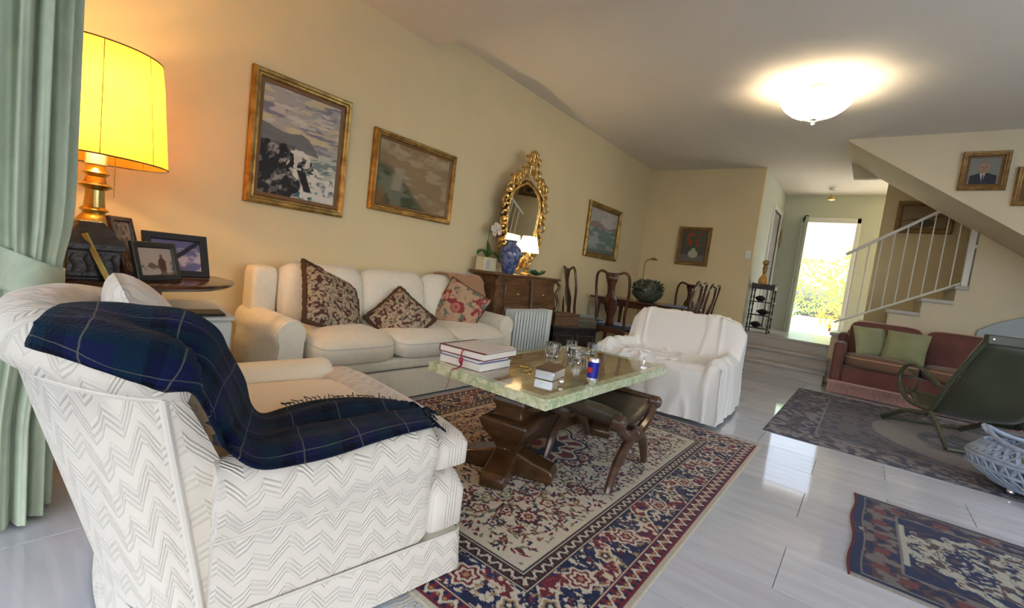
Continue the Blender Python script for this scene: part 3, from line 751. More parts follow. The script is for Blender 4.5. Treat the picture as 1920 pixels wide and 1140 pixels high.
B().box((-.36,-.42,.03),(.34,.42,.36)).obj('frame', M['cream'], WC, smooth=False)

# ------------------------------------------------------------------ curtain with tieback
cu = thing('curtain', (.182,2.15,0), 0, 'sage green floor length curtain tied back at the left edge', 'curtain')
Q = []
ny_ = 260
for z in np.concatenate([np.linspace(.012,.78,18), np.linspace(.80,.92,5), np.linspace(.96,2.74,24)]):
    pin = math.exp(-((z-.79)/.13)**2); low = ss(.62,.3,z); tk = 0; row = []
    for a in np.linspace(0,2*PI,ny_+1)[:-1]:
        f = 1+(.17*(1-.55*pin))*math.sin(13*a+.5*math.sin(z*1.7)+z*.25)+.05*math.sin(29*a+z)
        row.append(((.094-.016*pin-.006*low)*f*math.cos(a)-.022*low, (.165-.03*pin+.01*low)*f*math.sin(a), z))
    Q.append(row)
o = surf('drape', np.array(Q), M['curtain'], cu, closed_v=True, sharp=3)
Q = []
for z in (.725,.735,.79,.84,.85):
    Q.append([(.094*math.cos(a)*(1+.02*math.sin(z*90)), .166*math.sin(a), z-.04*math.cos(a)) for a in np.linspace(0, 2*PI, 40)[:-1]])
surf('tieback', np.array(Q), M['curtain'], cu, closed_v=True, sharp=2).modifiers.new('s','SOLIDIFY').thickness = .006
B().tube([(0,-.9,2.75),(0,.35,2.75)], .014, n=10).obj('curtain_rod', M['brass'], cu)

# ------------------------------------------------------------------ round lamp table and what stands on it
RT = thing('side_table', (.55,2.68,0), 0, 'round dark mahogany pedestal table in the corner behind the armchair', 'table')
B().lathe([(.01,.722),(.40,.722),(.425,.735),(.428,.748),(.41,.752),(.01,.752)], n=48).obj('tabletop', M['darkwood'], RT)
B().box((-.11,-.11,.655),(.11,.11,.70)).box((-.09,-.09,.575),(.09,.09,.60)).tube([(-.07,-.07,.6),(-.07,-.07,.66)],.014).tube([(.07,-.07,.6),(.07,-.07,.66)],.014).tube([(-.07,.07,.6),(-.07,.07,.66)],.014).tube([(.07,.07,.6),(.07,.07,.66)],.014).box((-.1,-.1,.70),(.1,.1,.722)).obj('birdcage', M['darkwood'], RT, bevel=.004)
B().lathe([(.03,.20),(.055,.24),(.07,.30),(.045,.36),(.03,.42),(.035,.50),(.05,.54),(.03,.58)], n=20).obj('column', M['darkwood'], RT)
for k in range(3):
    a = PI/6+2*PI/3*k; c_, s_ = math.cos(a), math.sin(a)
    B().tube(catmull([(.03*c_,.03*s_,.26),(.14*c_,.14*s_,.24),(.25*c_,.25*s_,.10),(.34*c_,.34*s_,.03)], 10), [.032,.032,.03,.028,.026,.024,.022,.02,.022,.028], n=8).obj('leg', M['darkwood'], RT)
ZT = .752
LP = thing('table_lamp', (.445,2.78,ZT), 0, 'tall brass table lamp with glowing yellow parchment shade on round table', 'lamp')
B().lathe([(q0, q1*.84) for q0, q1 in [(.095,0),(.10,.012),(.085,.03),(.06,.05),(.045,.075),(.05,.10),(.062,.15),(.070,.21),(.064,.27),(.045,.30),(.038,.31),(.052,.325),(.038,.34),(.034,.40),(.034,.43),(.055,.445),(.062,.455),(.04,.47),(.033,.50),(.05,.52),(.035,.535),(.03,.56)]], n=28).obj('base', M['brass'], LP)
B().lathe([(.03,.47),(.04,.475),(.04,.66),(.02,.665)], n=20).obj('stem', mat('lamp_candle_sleeve', (.62,.52,.30), .4), LP)
R0, R1, h0, h1 = .256, .215, .50, .965
o = B().lathe([(R0,h0),(R0-.01,h0+.12),(R1+.012,h1-.1),(R1,h1)], n=64, cap=False).obj('lamp_shade', M['shade'], LP)
for rr_, zz in ((R0,h0),(R1,h1)):
    B().tube([(rr_*math.cos(a), rr_*math.sin(a), zz) for a in np.linspace(0,2*PI,64)[:-1]], .0035, n=6, closed=True).obj('rim', M['walnut'], o)
for k in range(8):
    a = 2*PI*k/8+1.08-.42; B().tube([((R0+.001)*math.cos(a),(R0+.001)*math.sin(a),h0),((R1+.001)*math.cos(a),(R1+.001)*math.sin(a),h1)], .0018, n=5).obj('rib', M['walnut'], o)
for dz, sx_ in ((.63,-.05),(.80,.06)):
    B().ball((sx_,-.02,dz+.03), .026).obj('bulb', M['bulb'], LP)
B().tube([(R0*.98*math.cos(-1.5),R0*.98*math.sin(-1.5),h0),(R0*.98*math.cos(-1.5)+.002,R0*.98*math.sin(-1.5),h0-.17)], .0015, n=5).obj('pull_cord', M['brass'], LP)
for dz in (.66,.84): light('table_lamp_light', 'POINT', (.445-.02,2.78-.08,ZT+dz-.04), 6.5, (1,.62,.26), r=.03)
light('table_lamp_up', 'POINT', (.445,2.78,ZT+.92), 1.5, (1,.62,.26), r=.03)

CH = thing('carved_box', (.375,2.42,ZT), .15, 'black carved wooden casket with sloping lid beside the curtain', 'box')
CH.scale = (.82,.82,.92)
B().box((-.11,-.09,0),(.11,.09,.012)).box((-.10,-.08,.012),(.10,.08,.125)).obj('body', M['blackwood'], CH, bevel=.005)
for sx_ in (-.075,-.025,.025,.075):
    B().tube([(sx_,-.081,.03),(sx_+.01,-.084,.06),(sx_-.008,-.082,.09),(sx_,-.081,.11)], [.006,.011,.009,.004], n=6).obj('carving', M['blackwood'], CH)
V = [(-.115,-.095,.125),(.115,-.095,.125),(.115,.095,.125),(-.115,.095,.125),(-.115,-.095,.15),(.115,-.095,.15),(.115,.095,.15),(-.115,.095,.15),(-.045,-.035,.245),(.045,-.035,.245),(.045,.035,.245),(-.045,.035,.245)]
link_mesh('lid', V, [(0,1,2,3),(0,1,5,4),(1,2,6,5),(2,3,7,6),(3,0,4,7),(4,5,9,8),(5,6,10,9),(6,7,11,10),(7,4,8,11),(8,9,10,11)], M['blackwood'], CH, smooth=False, bevel=.006)
def paint_rug_person(s, t):
    c = np.zeros(s.shape+(3,))+np.array([.42,.33,.27]); c = mixc(c, [.16,.10,.07], ss(.50,.60,fbm(s*6, t*6, 5))*(t < .55))
    d = ((s-.66)/.12)**2+((t-.40)/.26)**2; c = mixc(c, [.09,.035,.03], ss(1.1,.8,d)); d = ((s-.66)/.05)**2+((t-.70)/.08)**2; c = mixc(c, [.15,.08,.06], ss(1.1,.8,d)); return c
def paint_tall(s, t):
    c = np.zeros(s.shape+(3,))+np.array([.26,.19,.14]); n = fbm(s*8, t*10, 8); c = mixc(c, [.40,.31,.24], ss(.5,.62,n)); return mixc(c, [.10,.05,.035], ss(.55,.65,fbm(s*9+4, t*9, 2)))
def paint_wedding(s, t):
    c = np.zeros(s.shape+(3,))+np.array([.12,.12,.24]); c = mixc(c, [.44,.36,.42], ss(.45,.6,fbm(s*5, t*5, 11))*(t < .75)); c = mixc(c, [.02,.02,.03], ss(.10,.06,np.abs(s-.35-(t-.3)*.9))); return c
def canvas(name, w, h, f, parent, y, nx=90, x0=0, z0=0):
    ny = max(8, int(nx*h/w)); s_, t_ = np.meshgrid(np.linspace(0,1,nx), np.linspace(0,1,ny), indexing='ij')
    P = np.stack([x0+(s_-.5)*w, np.full_like(s_, y), z0+t_*h], -1).reshape(-1,3)
    return link_mesh(name, P, grid_faces(nx, ny), M['paint'], parent, smooth=False, col=f(s_, t_).reshape(-1,3))
def frame_ring(name, w, h, prof, m, parent, z0=0, **k):
    """prof: (inset from the outer edge, y) around a w x h rectangle whose bottom is z0"""
    V = []; F = []
    for ins, y in prof: V += [(-w/2+ins,y,z0+ins),(w/2-ins,y,z0+ins),(w/2-ins,y,z0+h-ins),(-w/2+ins,y,z0+h-ins)]
    n = len(prof)
    for i in range(n):
        j = (i+1) % n
        for q in range(4): F.append((i*4+q, i*4+(q+1) % 4, j*4+(q+1) % 4, j*4+q))
    return link_mesh(name, V, F, m, parent, sharp=.5, **k)
def photo_frame(loc, rz, tilt, w, h, fw_, m, f, label, stand=True):
    t = thing('photo_frame', loc, rz, label, 'photo frame', 'framed photographs on the round table'); t.rotation_euler = (-tilt, 0, rz)
    frame_ring('frame', w, h, [(0,.010),(0,-.004),(.004,-.008),(fw_-.004,-.006),(fw_,-.001),(fw_,.010)], m, t)
    canvas('photograph', w-2*fw_+.004, h-2*fw_+.004, f, t, .002, nx=50, z0=fw_-.002)
    B().box((-w/2+.006,.006,.006),(w/2-.006,.012,h-.006)).box((-.02,.012,.0),(.02,.018,h*.6), Matrix.Rotation(math.radians(-22), 4, 'X')).obj('easel_back', M['black'], t, smooth=False)
    return t
photo_frame((.605,2.385,ZT+.004), math.radians(33), math.radians(16), .215, .168, .026, M['black'], paint_rug_person, 'small black photo frame at the front of the round table')
photo_frame((.545,2.535,ZT+.004), math.radians(54), math.radians(14), .17, .26, .022, M['darkwood'], paint_tall, 'tall brown wooden photo frame leaning beside the lamp base')
photo_frame((.73,2.60,ZT+.004), math.radians(6), math.radians(18), .27, .215, .034, M['black'], paint_wedding, 'larger black photo frame behind the small one')
photo_frame((.455,2.39,ZT+.004), math.radians(66), math.radians(24), .16, .19, .012, M['brass'], paint_tall, 'thin gold photo frame seen edge on beside the casket')

# portable air conditioner
AU = thing('air_conditioner', (.885,2.86,0), 0, 'white portable air conditioner between round table and sofa', 'appliance'); AU.scale = (.95,1,.93)
B().box((-.15,-.15,.03),(.15,.15,.56)).obj('body', M['plastic'], AU, bevel=.03, bseg=4)
V = [(-.15,-.16,.55),(.15,-.16,.55),(.15,.15,.60),(-.15,.15,.60),(-.155,-.165,.575),(.155,-.165,.575),(.155,.155,.635),(-.155,.155,.635)]
link_mesh('top_panel', V, [(0,3,2,1),(4,5,6,7),(0,1,5,4),(1,2,6,5),(2,3,7,6),(3,0,4,7)], M['plastic'], AU, bevel=.01)
B().box((-.11,-.05,.595),(.11,.05,.612), Matrix.Rotation(math.radians(0), 4, 'X')).obj('handle_slot', M['black'], AU, bevel=.006).rotation_euler = (math.radians(8.5),0,0)
kids(AU)[-1].location = (0,.0,.004)
for sx_ in (-.11,.11): B().ball((sx_,-.1,.025),.025,(.6,1,1)).obj('castor', M['black'], AU)

# ------------------------------------------------------------------ pictures on the walls
def pic_sea(s, t):
    c = np.zeros(s.shape+(3,))+np.array([.33,.34,.33]); n = fbm(s*4+t*2, t*16, 3)
    c = mixc(c, [.19,.19,.25], ss(.46,.60,n)); c = mixc(c, [.52,.47,.30], ss(.54,.64,fbm(s*3-t*2, t*20+9, 8))*.85); c = mixc(c, [.55,.54,.50], ss(.58,.68,fbm(s*5, t*24+3, 28))*.7)
    sea = t < .50-.02*s; w_ = fbm(s*7, t*30-s*5, 5, 5)
    cs = mixc(np.zeros_like(c)+np.array([.16,.23,.23]), [.42,.46,.40], ss(.47,.60,w_)); cs = mixc(cs, [.04,.13,.15], ss(.35,.0,t)*ss(.45,.56,fbm(s*6, t*26-s*4, 55)))
    cs = mixc(cs, [.60,.60,.55], ss(.56,.64,fbm(s*10, t*22, 91))*ss(.25,.6,s)*ss(.5,.3,t)); c = np.where(sea[..., None], cs, c)
    mt_ = np.interp(s, [0,.15,.35,.48,.58,.70,.74], [.66,.62,.60,.63,.60,.50,.44])+.012*(fbm(s*20, t*3, 4)-.5); c = mixc(c, [.12,.135,.15], (t < mt_)*(t > np.interp(s, [0,.4,.74], [.45,.47,.44]))*(s < .74)*.92)
    c = mixc(c, [.09,.10,.095], (t < .50)*(t > .30)*(s < .42)*.9)
    wob = .07*(fbm(s*14, t*14, 21)-.5); rk = np.interp(s, [0,.25,.45,.60,.68,.72,1], [.49,.49,.43,.41,.34,.10,-.3])+wob
    bay = (s > .42+.10*np.sin(t*14)+wob) & (t < .27+wob*1.5) & ~((np.abs((s-.50)*.9+(t-.30)*.55) < .045+wob*.5) & (t > .08))
    k = ((t < rk) & ~bay); n2 = fbm(s*16+t*9, t*20-s*10, 31, 5)
    cr_ = mixc(np.zeros_like(c)+np.array([.012,.013,.016]), [.10,.105,.11], ss(.48,.60,n2)); cr_ = mixc(cr_, [.26,.26,.25], ss(.62,.70,n2)); c = np.where(k[..., None], cr_, c)
    fe = fbm(s*18, t*18, 44, 4); edge_ = np.abs(t-rk) < .05; c = mixc(c, [.62,.62,.57], ((edge_ & (s > .36)) | (bay & (t < .28)))*ss(.46,.56,fe)); c = mixc(c, [.55,.55,.51], (k & (s > .3) & (t < .42) & (t > .28))*ss(.54,.60,fe))
    return c
def pic_valley(s, t):
    c = np.zeros(s.shape+(3,))+np.array([.24,.17,.09]); n = fbm(s*4, t*9, 12); c = mixc(c, [.33,.27,.17], ss(.45,.65,n)); c = mixc(c, [.40,.33,.20], ss(.75,1,t)*ss(.4,.6,fbm(s*7, t*7, 1)))
    path = .62-.75*s+.10*np.sin(s*7)
    c = mixc(c, [.075,.085,.05], ss(.14,.0,np.abs(t-path+.06))*.95); low = t < path-.08
    cl = mixc(np.zeros_like(c)+np.array([.14,.15,.10]), [.06,.07,.035], ss(.45,.6,fbm(s*8, t*8, 17))); c = np.where(low[..., None], cl, c)
    c = mixc(c, [.30,.27,.20], ss(.10,.03,np.abs(s-.22-.1*t))*(t < .62)*(t > .25)*.8); c = mixc(c, [.20,.10,.04], ss(.18,.02,s)*ss(.35,.1,t)); return c
def pic_coast(s, t):
    c = np.zeros(s.shape+(3,))+np.array([.36,.34,.31]); c = mixc(c, [.45,.43,.40], ss(.45,.6,fbm(s*4, t*9, 2)))
    c = mixc(c, [.26,.19,.16], (t < .66+.06*np.sin(s*7))*(t > .56)*1.); k = t < .57
    cs = mixc(np.zeros_like(c)+np.array([.13,.20,.19]), [.30,.34,.31], ss(.50,.6,fbm(s*4, t*16, 8))); c = np.where(k[..., None], cs, c); return mixc(c, [.08,.12,.11], ss(.2,0,t)*.7)
def pic_flowers(s, t):
    c = np.zeros(s.shape+(3,))+np.array([.07,.075,.065]); c = mixc(c, [.14,.13,.12], (t < .22)*1.)
    n = fbm(s*9, t*9, 4); blob = ss(.45,.25,np.sqrt((s-.5)**2+((t-.66)*1.1)**2)); c = mixc(c, [.05,.10,.05], blob*ss(.42,.5,n)); c = mixc(c, [.30,.045,.03], blob*ss(.52,.58,fbm(s*8+3, t*8, 40))*(t > .5))
    v = ((s-.52)/.20)**2+((t-.25)/.13)**2; c = mixc(c, [.38,.40,.30], ss(1.1,.85,v)); v = (np.abs(s-.52) < .07)*(t > .3)*(t < .44); return mixc(c, [.38,.40,.30], v*1.)
def pic_portrait(s, t):
    c = np.zeros(s.shape+(3,))+np.array([.17,.20,.20]); c = mixc(c, [.24,.25,.22], fbm(s*4, t*4, 2))
    body = (t < .42-.35*np.maximum(np.abs(s-.5)-.14, 0)**1.0)*(np.abs(s-.5) < .44); c = mixc(c, [.025,.03,.045], body*1.)
    c = mixc(c, [.55,.55,.54], (np.abs(s-.47) < .09*(t-.05)/.35)*(t < .40)*(t > .05)*1.); c = mixc(c, [.05,.05,.07], (np.abs(s-.48) < .025)*(t < .36)*1.)
    c = mixc(c, [.22,.20,.18], ss(1.1,.95,((s-.49)/.205)**2+((t-.68)/.24)**2)*(t > .58)); c = mixc(c, [.33,.22,.15], ss(1.08,.92,((s-.49)/.175)**2+((t-.62)/.235)**2)*(t < .80))
    for dx in (-.06,.06): c = mixc(c, [.06,.04,.03], ss(1.2,.8,((s-.49-dx)/.03)**2+((t-.64)/.018)**2))
    c = mixc(c, [.20,.11,.08], ss(1.2,.8,((s-.49)/.022)**2+((t-.58)/.045)**2)*.6); return mixc(c, [.20,.08,.06], ss(1.2,.8,((s-.49)/.055)**2+((t-.505)/.014)**2))
def pic_dark(s, t):
    c = np.zeros(s.shape+(3,))+np.array([.20,.13,.06]); c = mixc(c, [.09,.055,.025], ss(.5,.62,fbm(s*5, t*5, 19))); return mixc(c, [.26,.19,.10], ss(.55,.65,fbm(s*3, t*6, 23))*(t > .4))
def pic_stairs(s, t):
    c = np.zeros(s.shape+(3,))+np.array([.26,.19,.11]); c = mixc(c, [.07,.06,.035], (t < .42+.12*np.sin(s*5))*ss(.4,.55,fbm(s*6, t*6, 3))); return mixc(c, [.12,.09,.05], ss(.06,.0,np.abs(t-.3-.3*s)))
def picture(loc, rz, w, h, fw_, f, label, fm='gold', liner=True, depth=.045, nx=110, tilt=.0, group=None):
    t = thing('framed_painting', loc, 0, label, 'painting', group); t.rotation_euler = (tilt, 0, rz)
    d = depth
    frame_ring('frame', w, h, [(0,0),(0,-d*.55),(.008,-d*.8),(fw_*.25,-d),(fw_*.5,-d*.92),(fw_*.62,-d*.72),(fw_*.8,-d*.66),(fw_*.9,-d*.72),(fw_,-d*.45),(fw_,0)], M[fm], t)
    i = fw_
    if liner:
        lw = fw_*.45; frame_ring('liner', w-2*fw_+.004, h-2*fw_+.004, [(0,-.004),(0,-d*.48),(lw,-d*.30),(lw,-.004)], M['liner'], t, z0=fw_-.002); i += lw
    canvas('canvas', w-2*i+.006, h-2*i+.006, f, t, -.012, nx=nx, z0=i-.003)
    return t
Yw = W-.002
picture(((1.207+1.892)/2,Yw,1.21), 0, .685, .843, .055, pic_sea, 'tall gold framed painting of surf breaking on dark rocks', nx=230)
picture(((2.103+2.984)/2,Yw,1.32), 0, .881, .632, .048, pic_valley, 'wide gold framed painting of a hazy brown green valley above sofa', nx=150)
picture(((5.55+6.552)/2,Yw,1.282), 0, 1.0, .770, .060, pic_coast, 'gold framed pale seascape on the long wall above the dining chairs')
picture((XF-.002,(2.09+2.603)/2,1.384), -PI/2, .513, .617, .045, pic_flowers, 'still life of red flowers in a white vase on end wall', fm='golddull')
picture((6.448,(-.523-.868)/2,2.33), -PI/2, .345, .382, .045, pic_portrait, 'framed portrait of a man in a dark suit on the stair wall', fm='golddull')
picture((6.448,-.925-.19,2.18), -PI/2, .38, .37, .05, pic_dark, 'dark framed picture cut off by the right edge of the photo', fm='golddull')
picture((8.348,(-.115-.715)/2,2.142), -PI/2, .60, .44, .05, pic_stairs, 'brown framed landscape seen behind the stair railing', fm='golddull')
t = thing('hall_mirror', (9.50,1.462,1.93), 0, 'small dark oval framed mirror on the hall wall beside the doorway', 'mirror')
e = [(.085*math.cos(a), -.01, .17*math.sin(a)+.17) for a in np.linspace(0,2*PI,32)[:-1]]
B().tube(e, .016, n=8, closed=True).obj('frame', M['golddull'], t)
B().prism([(p[0], p[2]) for p in e], 'y', -.012, -.002).obj('mirror_glass', M['mirror'], t, smooth=False)

# ------------------------------------------------------------------ carved gilt mirror leaning above the commode
MR = thing('gilt_mirror', (3.935,3.105,.955), 0, 'ornate carved gilt rococo mirror leaning above the wooden commode', 'mirror'); MR.rotation_euler = (math.radians(4.2),0,0)
def outline(k, n=60):
    """asymmetric-free rococo opening: half width by height"""
    hs_ = [0,.08,.20,.45,.70,.86,.95,1.0]; ws_ = [.05,.17,.235,.265,.275,.235,.13,.03]
    pts = []
    for t in np.linspace(0,1,n//2): pts.append((np.interp(t, hs_, ws_)*k, t))
    for t in np.linspace(1,0,n//2): pts.append((-np.interp(t, hs_, ws_)*k, t))
    return pts
op = [(x, .10+.86*t) for x, t in outline(1.0)]
B().prism(op, 'y', -.012, .0).obj('mirror_glass', M['mirror'], MR, smooth=False)
B().prism([(x*1.3, .06+(z-.10)*1.08) for x, z in op], 'y', .004, .016).obj('backing', M['walnut'], MR, smooth=False)
B().tube([(x, -.014, z) for x, z in op[::2]], .014, n=6, closed=True).obj('inner_border', M['goldbright'], MR)
b = B(); 
def scroll(b, cx, cz, r, a0, turns, d, r0=.018, y=-.015):
    P = []
    for k in range(14):
        f = k/13; a = a0+d*turns*2*PI*f; rr = r*(1-.78*f); P.append((cx+rr*math.cos(a), y-.02*math.sin(PI*f), cz+rr*math.sin(a)))
    b.tube(P, [r0*(1-.45*k/13) for k in range(14)], n=6); b.ball(P[-1], r0*.9, n=6, m=4)
rs_ = random.Random(5)
for t in np.linspace(.02,.94,13):
    w_ = np.interp(t, [0,.2,.45,.7,.86,1], [.12,.265,.30,.315,.29,.12]); z = .08+.92*t
    for s_ in (-1,1):
        scroll(b, s_*(w_+.035), z, .062+.012*rs_.random(), PI/2*s_+rs_.uniform(-.6,.6), .85, s_*(1 if rs_.random() > .35 else -1), .017)
        b.ball((s_*(w_+.01), -.02, z+.035), .017, (1.2,.7,.8), n=6, m=4)
for cx, cz, r in ((0,1.10,.10),(-.09,1.04,.08),(.09,1.04,.08),(-.055,1.17,.07),(.055,1.17,.07),(0,1.23,.06),(-.18,.98,.07),(.18,.98,.07),(-.26,.93,.07),(.26,.93,.07),(0,.06,.08),(-.1,.09,.07),(.1,.09,.07)):
    for s_ in (-1,1): scroll(b, cx+s_*.01, cz, r, PI/2-s_*.9, .9, s_, .017)
b.tube([(.07*math.cos(a), -.02, 1.22+.07*math.sin(a)) for a in np.linspace(-.4,PI+.4,12)], .018, n=6)
b.obj('carved_frame', M['goldbright'], MR)

# ------------------------------------------------------------------ commode
CM = thing('commode', (3.885,3.0,0), 0, 'bow sided walnut commode against the left wall under the mirror', 'commode')
cw, cd = 1.06, .34
B().box((-cw/2-.05,-cd/2-.03,.905),(cw/2+.05,cd/2,.932)).obj('top', M['walnut'], CM, bevel=.008)
prof_ = [(.60,.86),(.62,.905)]
Q = []
for z, g in ((.18,-.05),(.25,-.01),(.35,.02),(.48,.035),(.60,.035),(.72,.02),(.82,-.005),(.86,.0),(.905,.01)):
    hx_ = cw/2-.03+g; y0 = -cd/2-.0-g*.6; row = []
    for x in np.linspace(-hx_, hx_, 25): row.append((x, y0-.02*math.cos(x/hx_*PI/2)**.5 if abs(x) < hx_*.999 else y0, z))
    row += [(hx_, cd/2, z), (-hx_, cd/2, z)]; Q.append(row)
surf('body', np.array(Q), M['walnut'], CM, closed_v=True, sharp=.5, caps=True)
for k, (z0, z1) in enumerate(((.225,.42),(.44,.62),(.64,.83))):
    for sx_ in (-1,1):
        g = .02+.015*(k == 1); x0, x1 = sorted((sx_*.03, sx_*(cw/2-.10)))
        b = B().box((x0,-cd/2-.026-g,z0),(x1,-cd/2-.012,z1)); d = b.obj('drawer', M['walnut'], CM, bevel=.006)
        B().lathe([(.004,0),(.016,.002),(.010,.012),(.014,.022),(.004,.026)], M=Matrix.Translation(((x0+x1)/2,-cd/2-.026-g,(z0+z1)/2)) @ Matrix.Rotation(PI/2,4,'X'), n=12).obj('knob', M['brass'], d)
B().tube([(-.0,-cd/2-.055,.20),(0,-cd/2-.07,.45),(0,-cd/2-.06,.7),(0,-cd/2-.045,.88)], [.016,.02,.016,.02], n=8).obj('centre_moulding', M['walnut'], CM)
for sx_ in (-1,1):
    B().tube(catmull([(sx_*(cw/2-.02),-cd/2-.01,.90),(sx_*(cw/2+.03),-cd/2-.03,.84),(sx_*(cw/2+.0),-cd/2-.02,.76),(sx_*(cw/2+.035),-cd/2-.035,.64),(sx_*(cw/2),-cd/2-.02,.5)], 20), .018, n=6).obj('carving', M['walnut'], CM)
    for y in (-cd/2+.02, cd/2-.05):
        B().tube([(sx_*(cw/2-.07),y,.24),(sx_*(cw/2-.045),y-.01,.12),(sx_*(cw/2-.08),y,.02),(sx_*(cw/2-.07),y,0)], [.045,.03,.018,.022], n=8).obj('leg', M['walnut'], CM)
ZC = .933
t = thing('ginger_jar', (3.595,2.895,ZC), 0, 'blue patterned ginger jar standing on the commode', 'vase')
B().lathe([(.055,0),(.062,.01),(.075,.06),(.105,.14),(.118,.20),(.108,.25),(.075,.285),(.055,.295),(.052,.315),(.062,.325),(.06,.335)], n=32).obj('body', M['vase'], t)
CL = thing('console_lamp', (3.965,2.95,ZC), 0, 'small gilt lamp with glowing white shade beside the blue jar', 'lamp')
B().lathe([(.06,0),(.062,.012),(.03,.03),(.022,.06),(.035,.09),(.02,.12),(.014,.17),(.02,.20),(.012,.24)], n=20).obj('base', M['goldbright'], CL)
b = B()
for s_ in (-1,1): scroll(b, s_*.06, .20, .05, PI/2, .8, s_, .009, 0); scroll(b, s_*.05, .11, .04, -PI/2, .7, -s_, .008, 0)
b.obj('scrolls', M['goldbright'], CL)
B().lathe([(.118,.245),(.10,.32),(.075,.415)], n=28, cap=False).obj('lamp_shade', M['shadewhite'], CL)
B().ball((0,0,.31), .022).obj('bulb', M['bulb'], CL)
light('console_lamp_light', 'POINT', (3.965,2.95,ZC+.34), 7, (1,.72,.38), r=.03)
OR = thing('orchid', (3.43,3.055,ZC), 0, 'white orchid in a pale square pot at the left end of commode', 'plant')
B().box((-.09,-.06,0),(.09,.06,.135)).obj('pot', mat('pale_pot', (.74,.66,.42), .4), OR, bevel=.006)
B().box((-.072,-.064,.02),(-.015,-.0605,.115)).obj('pot_motif', mat('pot_motif', (.42,.42,.42), .5, col2=(.62,.60,.55), scale=60), OR, smooth=False)
def blade(b, P, w, flat=.25, n=6): 
    m_ = len(P); b.tube(catmull(P, 9), [w*math.sin(PI*(.08+.92*k/8*.97))+.002 for k in range(9)], n=n, flat=flat)
for P, w in (([(0,0,.13),(-.06,0,.20),(-.14,-.02,.19),(-.17,-.02,.15)],.028),([(0,0,.13),(.06,-.03,.19),(.12,-.05,.14),(.14,-.05,.09)],.032),([(0,0,.13),(.01,0,.22),(-.02,0,.30)],.028),([(0,0,.13),(.05,.03,.20),(.12,.03,.2)],.025)):
    b = B(); blade(b, P, w); b.obj('leaf', M['leaf'], OR)
B().tube(catmull([(0,0,.12),(.0,.01,.30),(.03,.02,.42),(.08,.0,.46),(.13,-.01,.43)], 14), .003, n=5).obj('stem', M['leaf'], OR)
for k, (x, z) in enumerate(((.035,.43),(.075,.46),(.115,.45),(.135,.41),(.06,.39))):
    b = B()
    for q in range(5):
        a = 2*PI*q/5+k; b.ball((x+.022*math.cos(a),-.012,z+.022*math.sin(a)), .019, (1,.3,1), n=7, m=4)
    b.obj('flower', M['petal'], OR)
t = thing('leaf_dish', (3.99,2.83,ZC), 0, 'dark green glazed leaf shaped dish on the right of commode', 'dish')
Q = []
for r in np.linspace(.02,1,9):
    Q.append([(.155*r*math.cos(a)*(1+.12*math.sin(5*a)*r), .06*r*math.sin(a)*(1+.15*math.sin(5*a)*r), .008+.045*r**2+.018*math.sin(5*a)*r**3) for a in np.linspace(0,2*PI,41)[:-1]])
surf('dish', np.array(Q), M['dish'], t, closed_v=True, sharp=2).modifiers.new('s','SOLIDIFY').thickness = .007

# oil radiator between sofa and black chest
RD = thing('oil_radiator', (3.70,2.66,0), 0, 'white oil filled radiator at the right of the sofa', 'radiator')
for k in range(12):
    x = -.27+.049*k
    b = B().box((x-.0045,-.07,.10),(x+.0045,.07,.60)); b.tube([(x,-.062,.12),(x,-.062,.58)], .015, n=8); b.tube([(x,.055,.12),(x,.055,.58)], .010, n=6)
    b.obj('fin', M['heater'], RD, bevel=.002, bseg=1)
B().tube([(-.28,0,.56),(.29,0,.56)], .02, n=8).tube([(-.28,0,.14),(.29,0,.14)], .02, n=8).obj('manifold', M['heater'], RD)
B().box((.285,-.075,.09),(.34,.075,.605)).obj('control_panel', M['heater'], RD, bevel=.01)
for x in (-.22,.24):
    f = B().box((x-.015,-.11,.05),(x+.015,.11,.075)).obj('foot', M['heater'], RD, bevel=.004)
    for y in (-.1,.1): B().tube([(x-.012,y,.025),(x+.012,y,.025)], .025, n=12).obj('castor', M['black'], f)

# ------------------------------------------------------------------ rugs
def rug(loc, rz, w, h, step, f, label, fringe=None, wave=0, th=.007):
    t = thing('rug', loc, rz, label, 'rug')
    nx, ny = int(w/step)+1, int(h/step)+1
    x, y = np.meshgrid(np.linspace(0,w,nx), np.linspace(0,h,ny), indexing='ij')
    z = np.full_like(x, th); edge_ = np.minimum(np.minimum(x, w-x), np.minimum(y, h-y)); z[edge_ < step*.5] = .0005
    px_ = x.copy()
    if wave: px_, yy = x+0*y, y+wave*np.sin(x*13)*np.exp(-y/.12); y_ = yy
    else: y_ = y
    o = link_mesh('pile', np.stack([px_, y_, z], -1).reshape(-1,3), grid_faces(nx, ny), M['rugp'], t, smooth=True, col=f(x, y).reshape(-1,3), sharp=3)
    if fringe:
        b = B(); g = random.Random(3)
        for x0, d in fringe:
            for k in range(int(h/.009)):
                yy = k*.009+g.uniform(-.002,.002); L_ = .055+g.uniform(0,.02); a1, a2 = g.uniform(-.02,.02), g.uniform(-.03,.03)
                P = [(x0,yy,.004),(x0+d*L_*.5,yy+a1,.004),(x0+d*L_,yy+a1+a2,.002)]
                for i in range(2):
                    p, q = P[i], P[i+1]; b.add([(p[0],p[1]-.002,p[2]),(p[0],p[1]+.002,p[2]),(q[0],q[1]+.002,q[2]),(q[0],q[1]-.002,q[2])], [(0,1,2,3)])
        fo = b.obj('fringe', M['rugfringe'], t, smooth=False); fo['kind'] = 'stuff'
    return t
CREAM, MAR, NAV, INK, TAN_, SAGE = [np.array(c) for c in ((.60,.53,.42),(.165,.018,.030),(.014,.019,.062),(.025,.02,.022),(.36,.23,.11),(.17,.18,.10))]
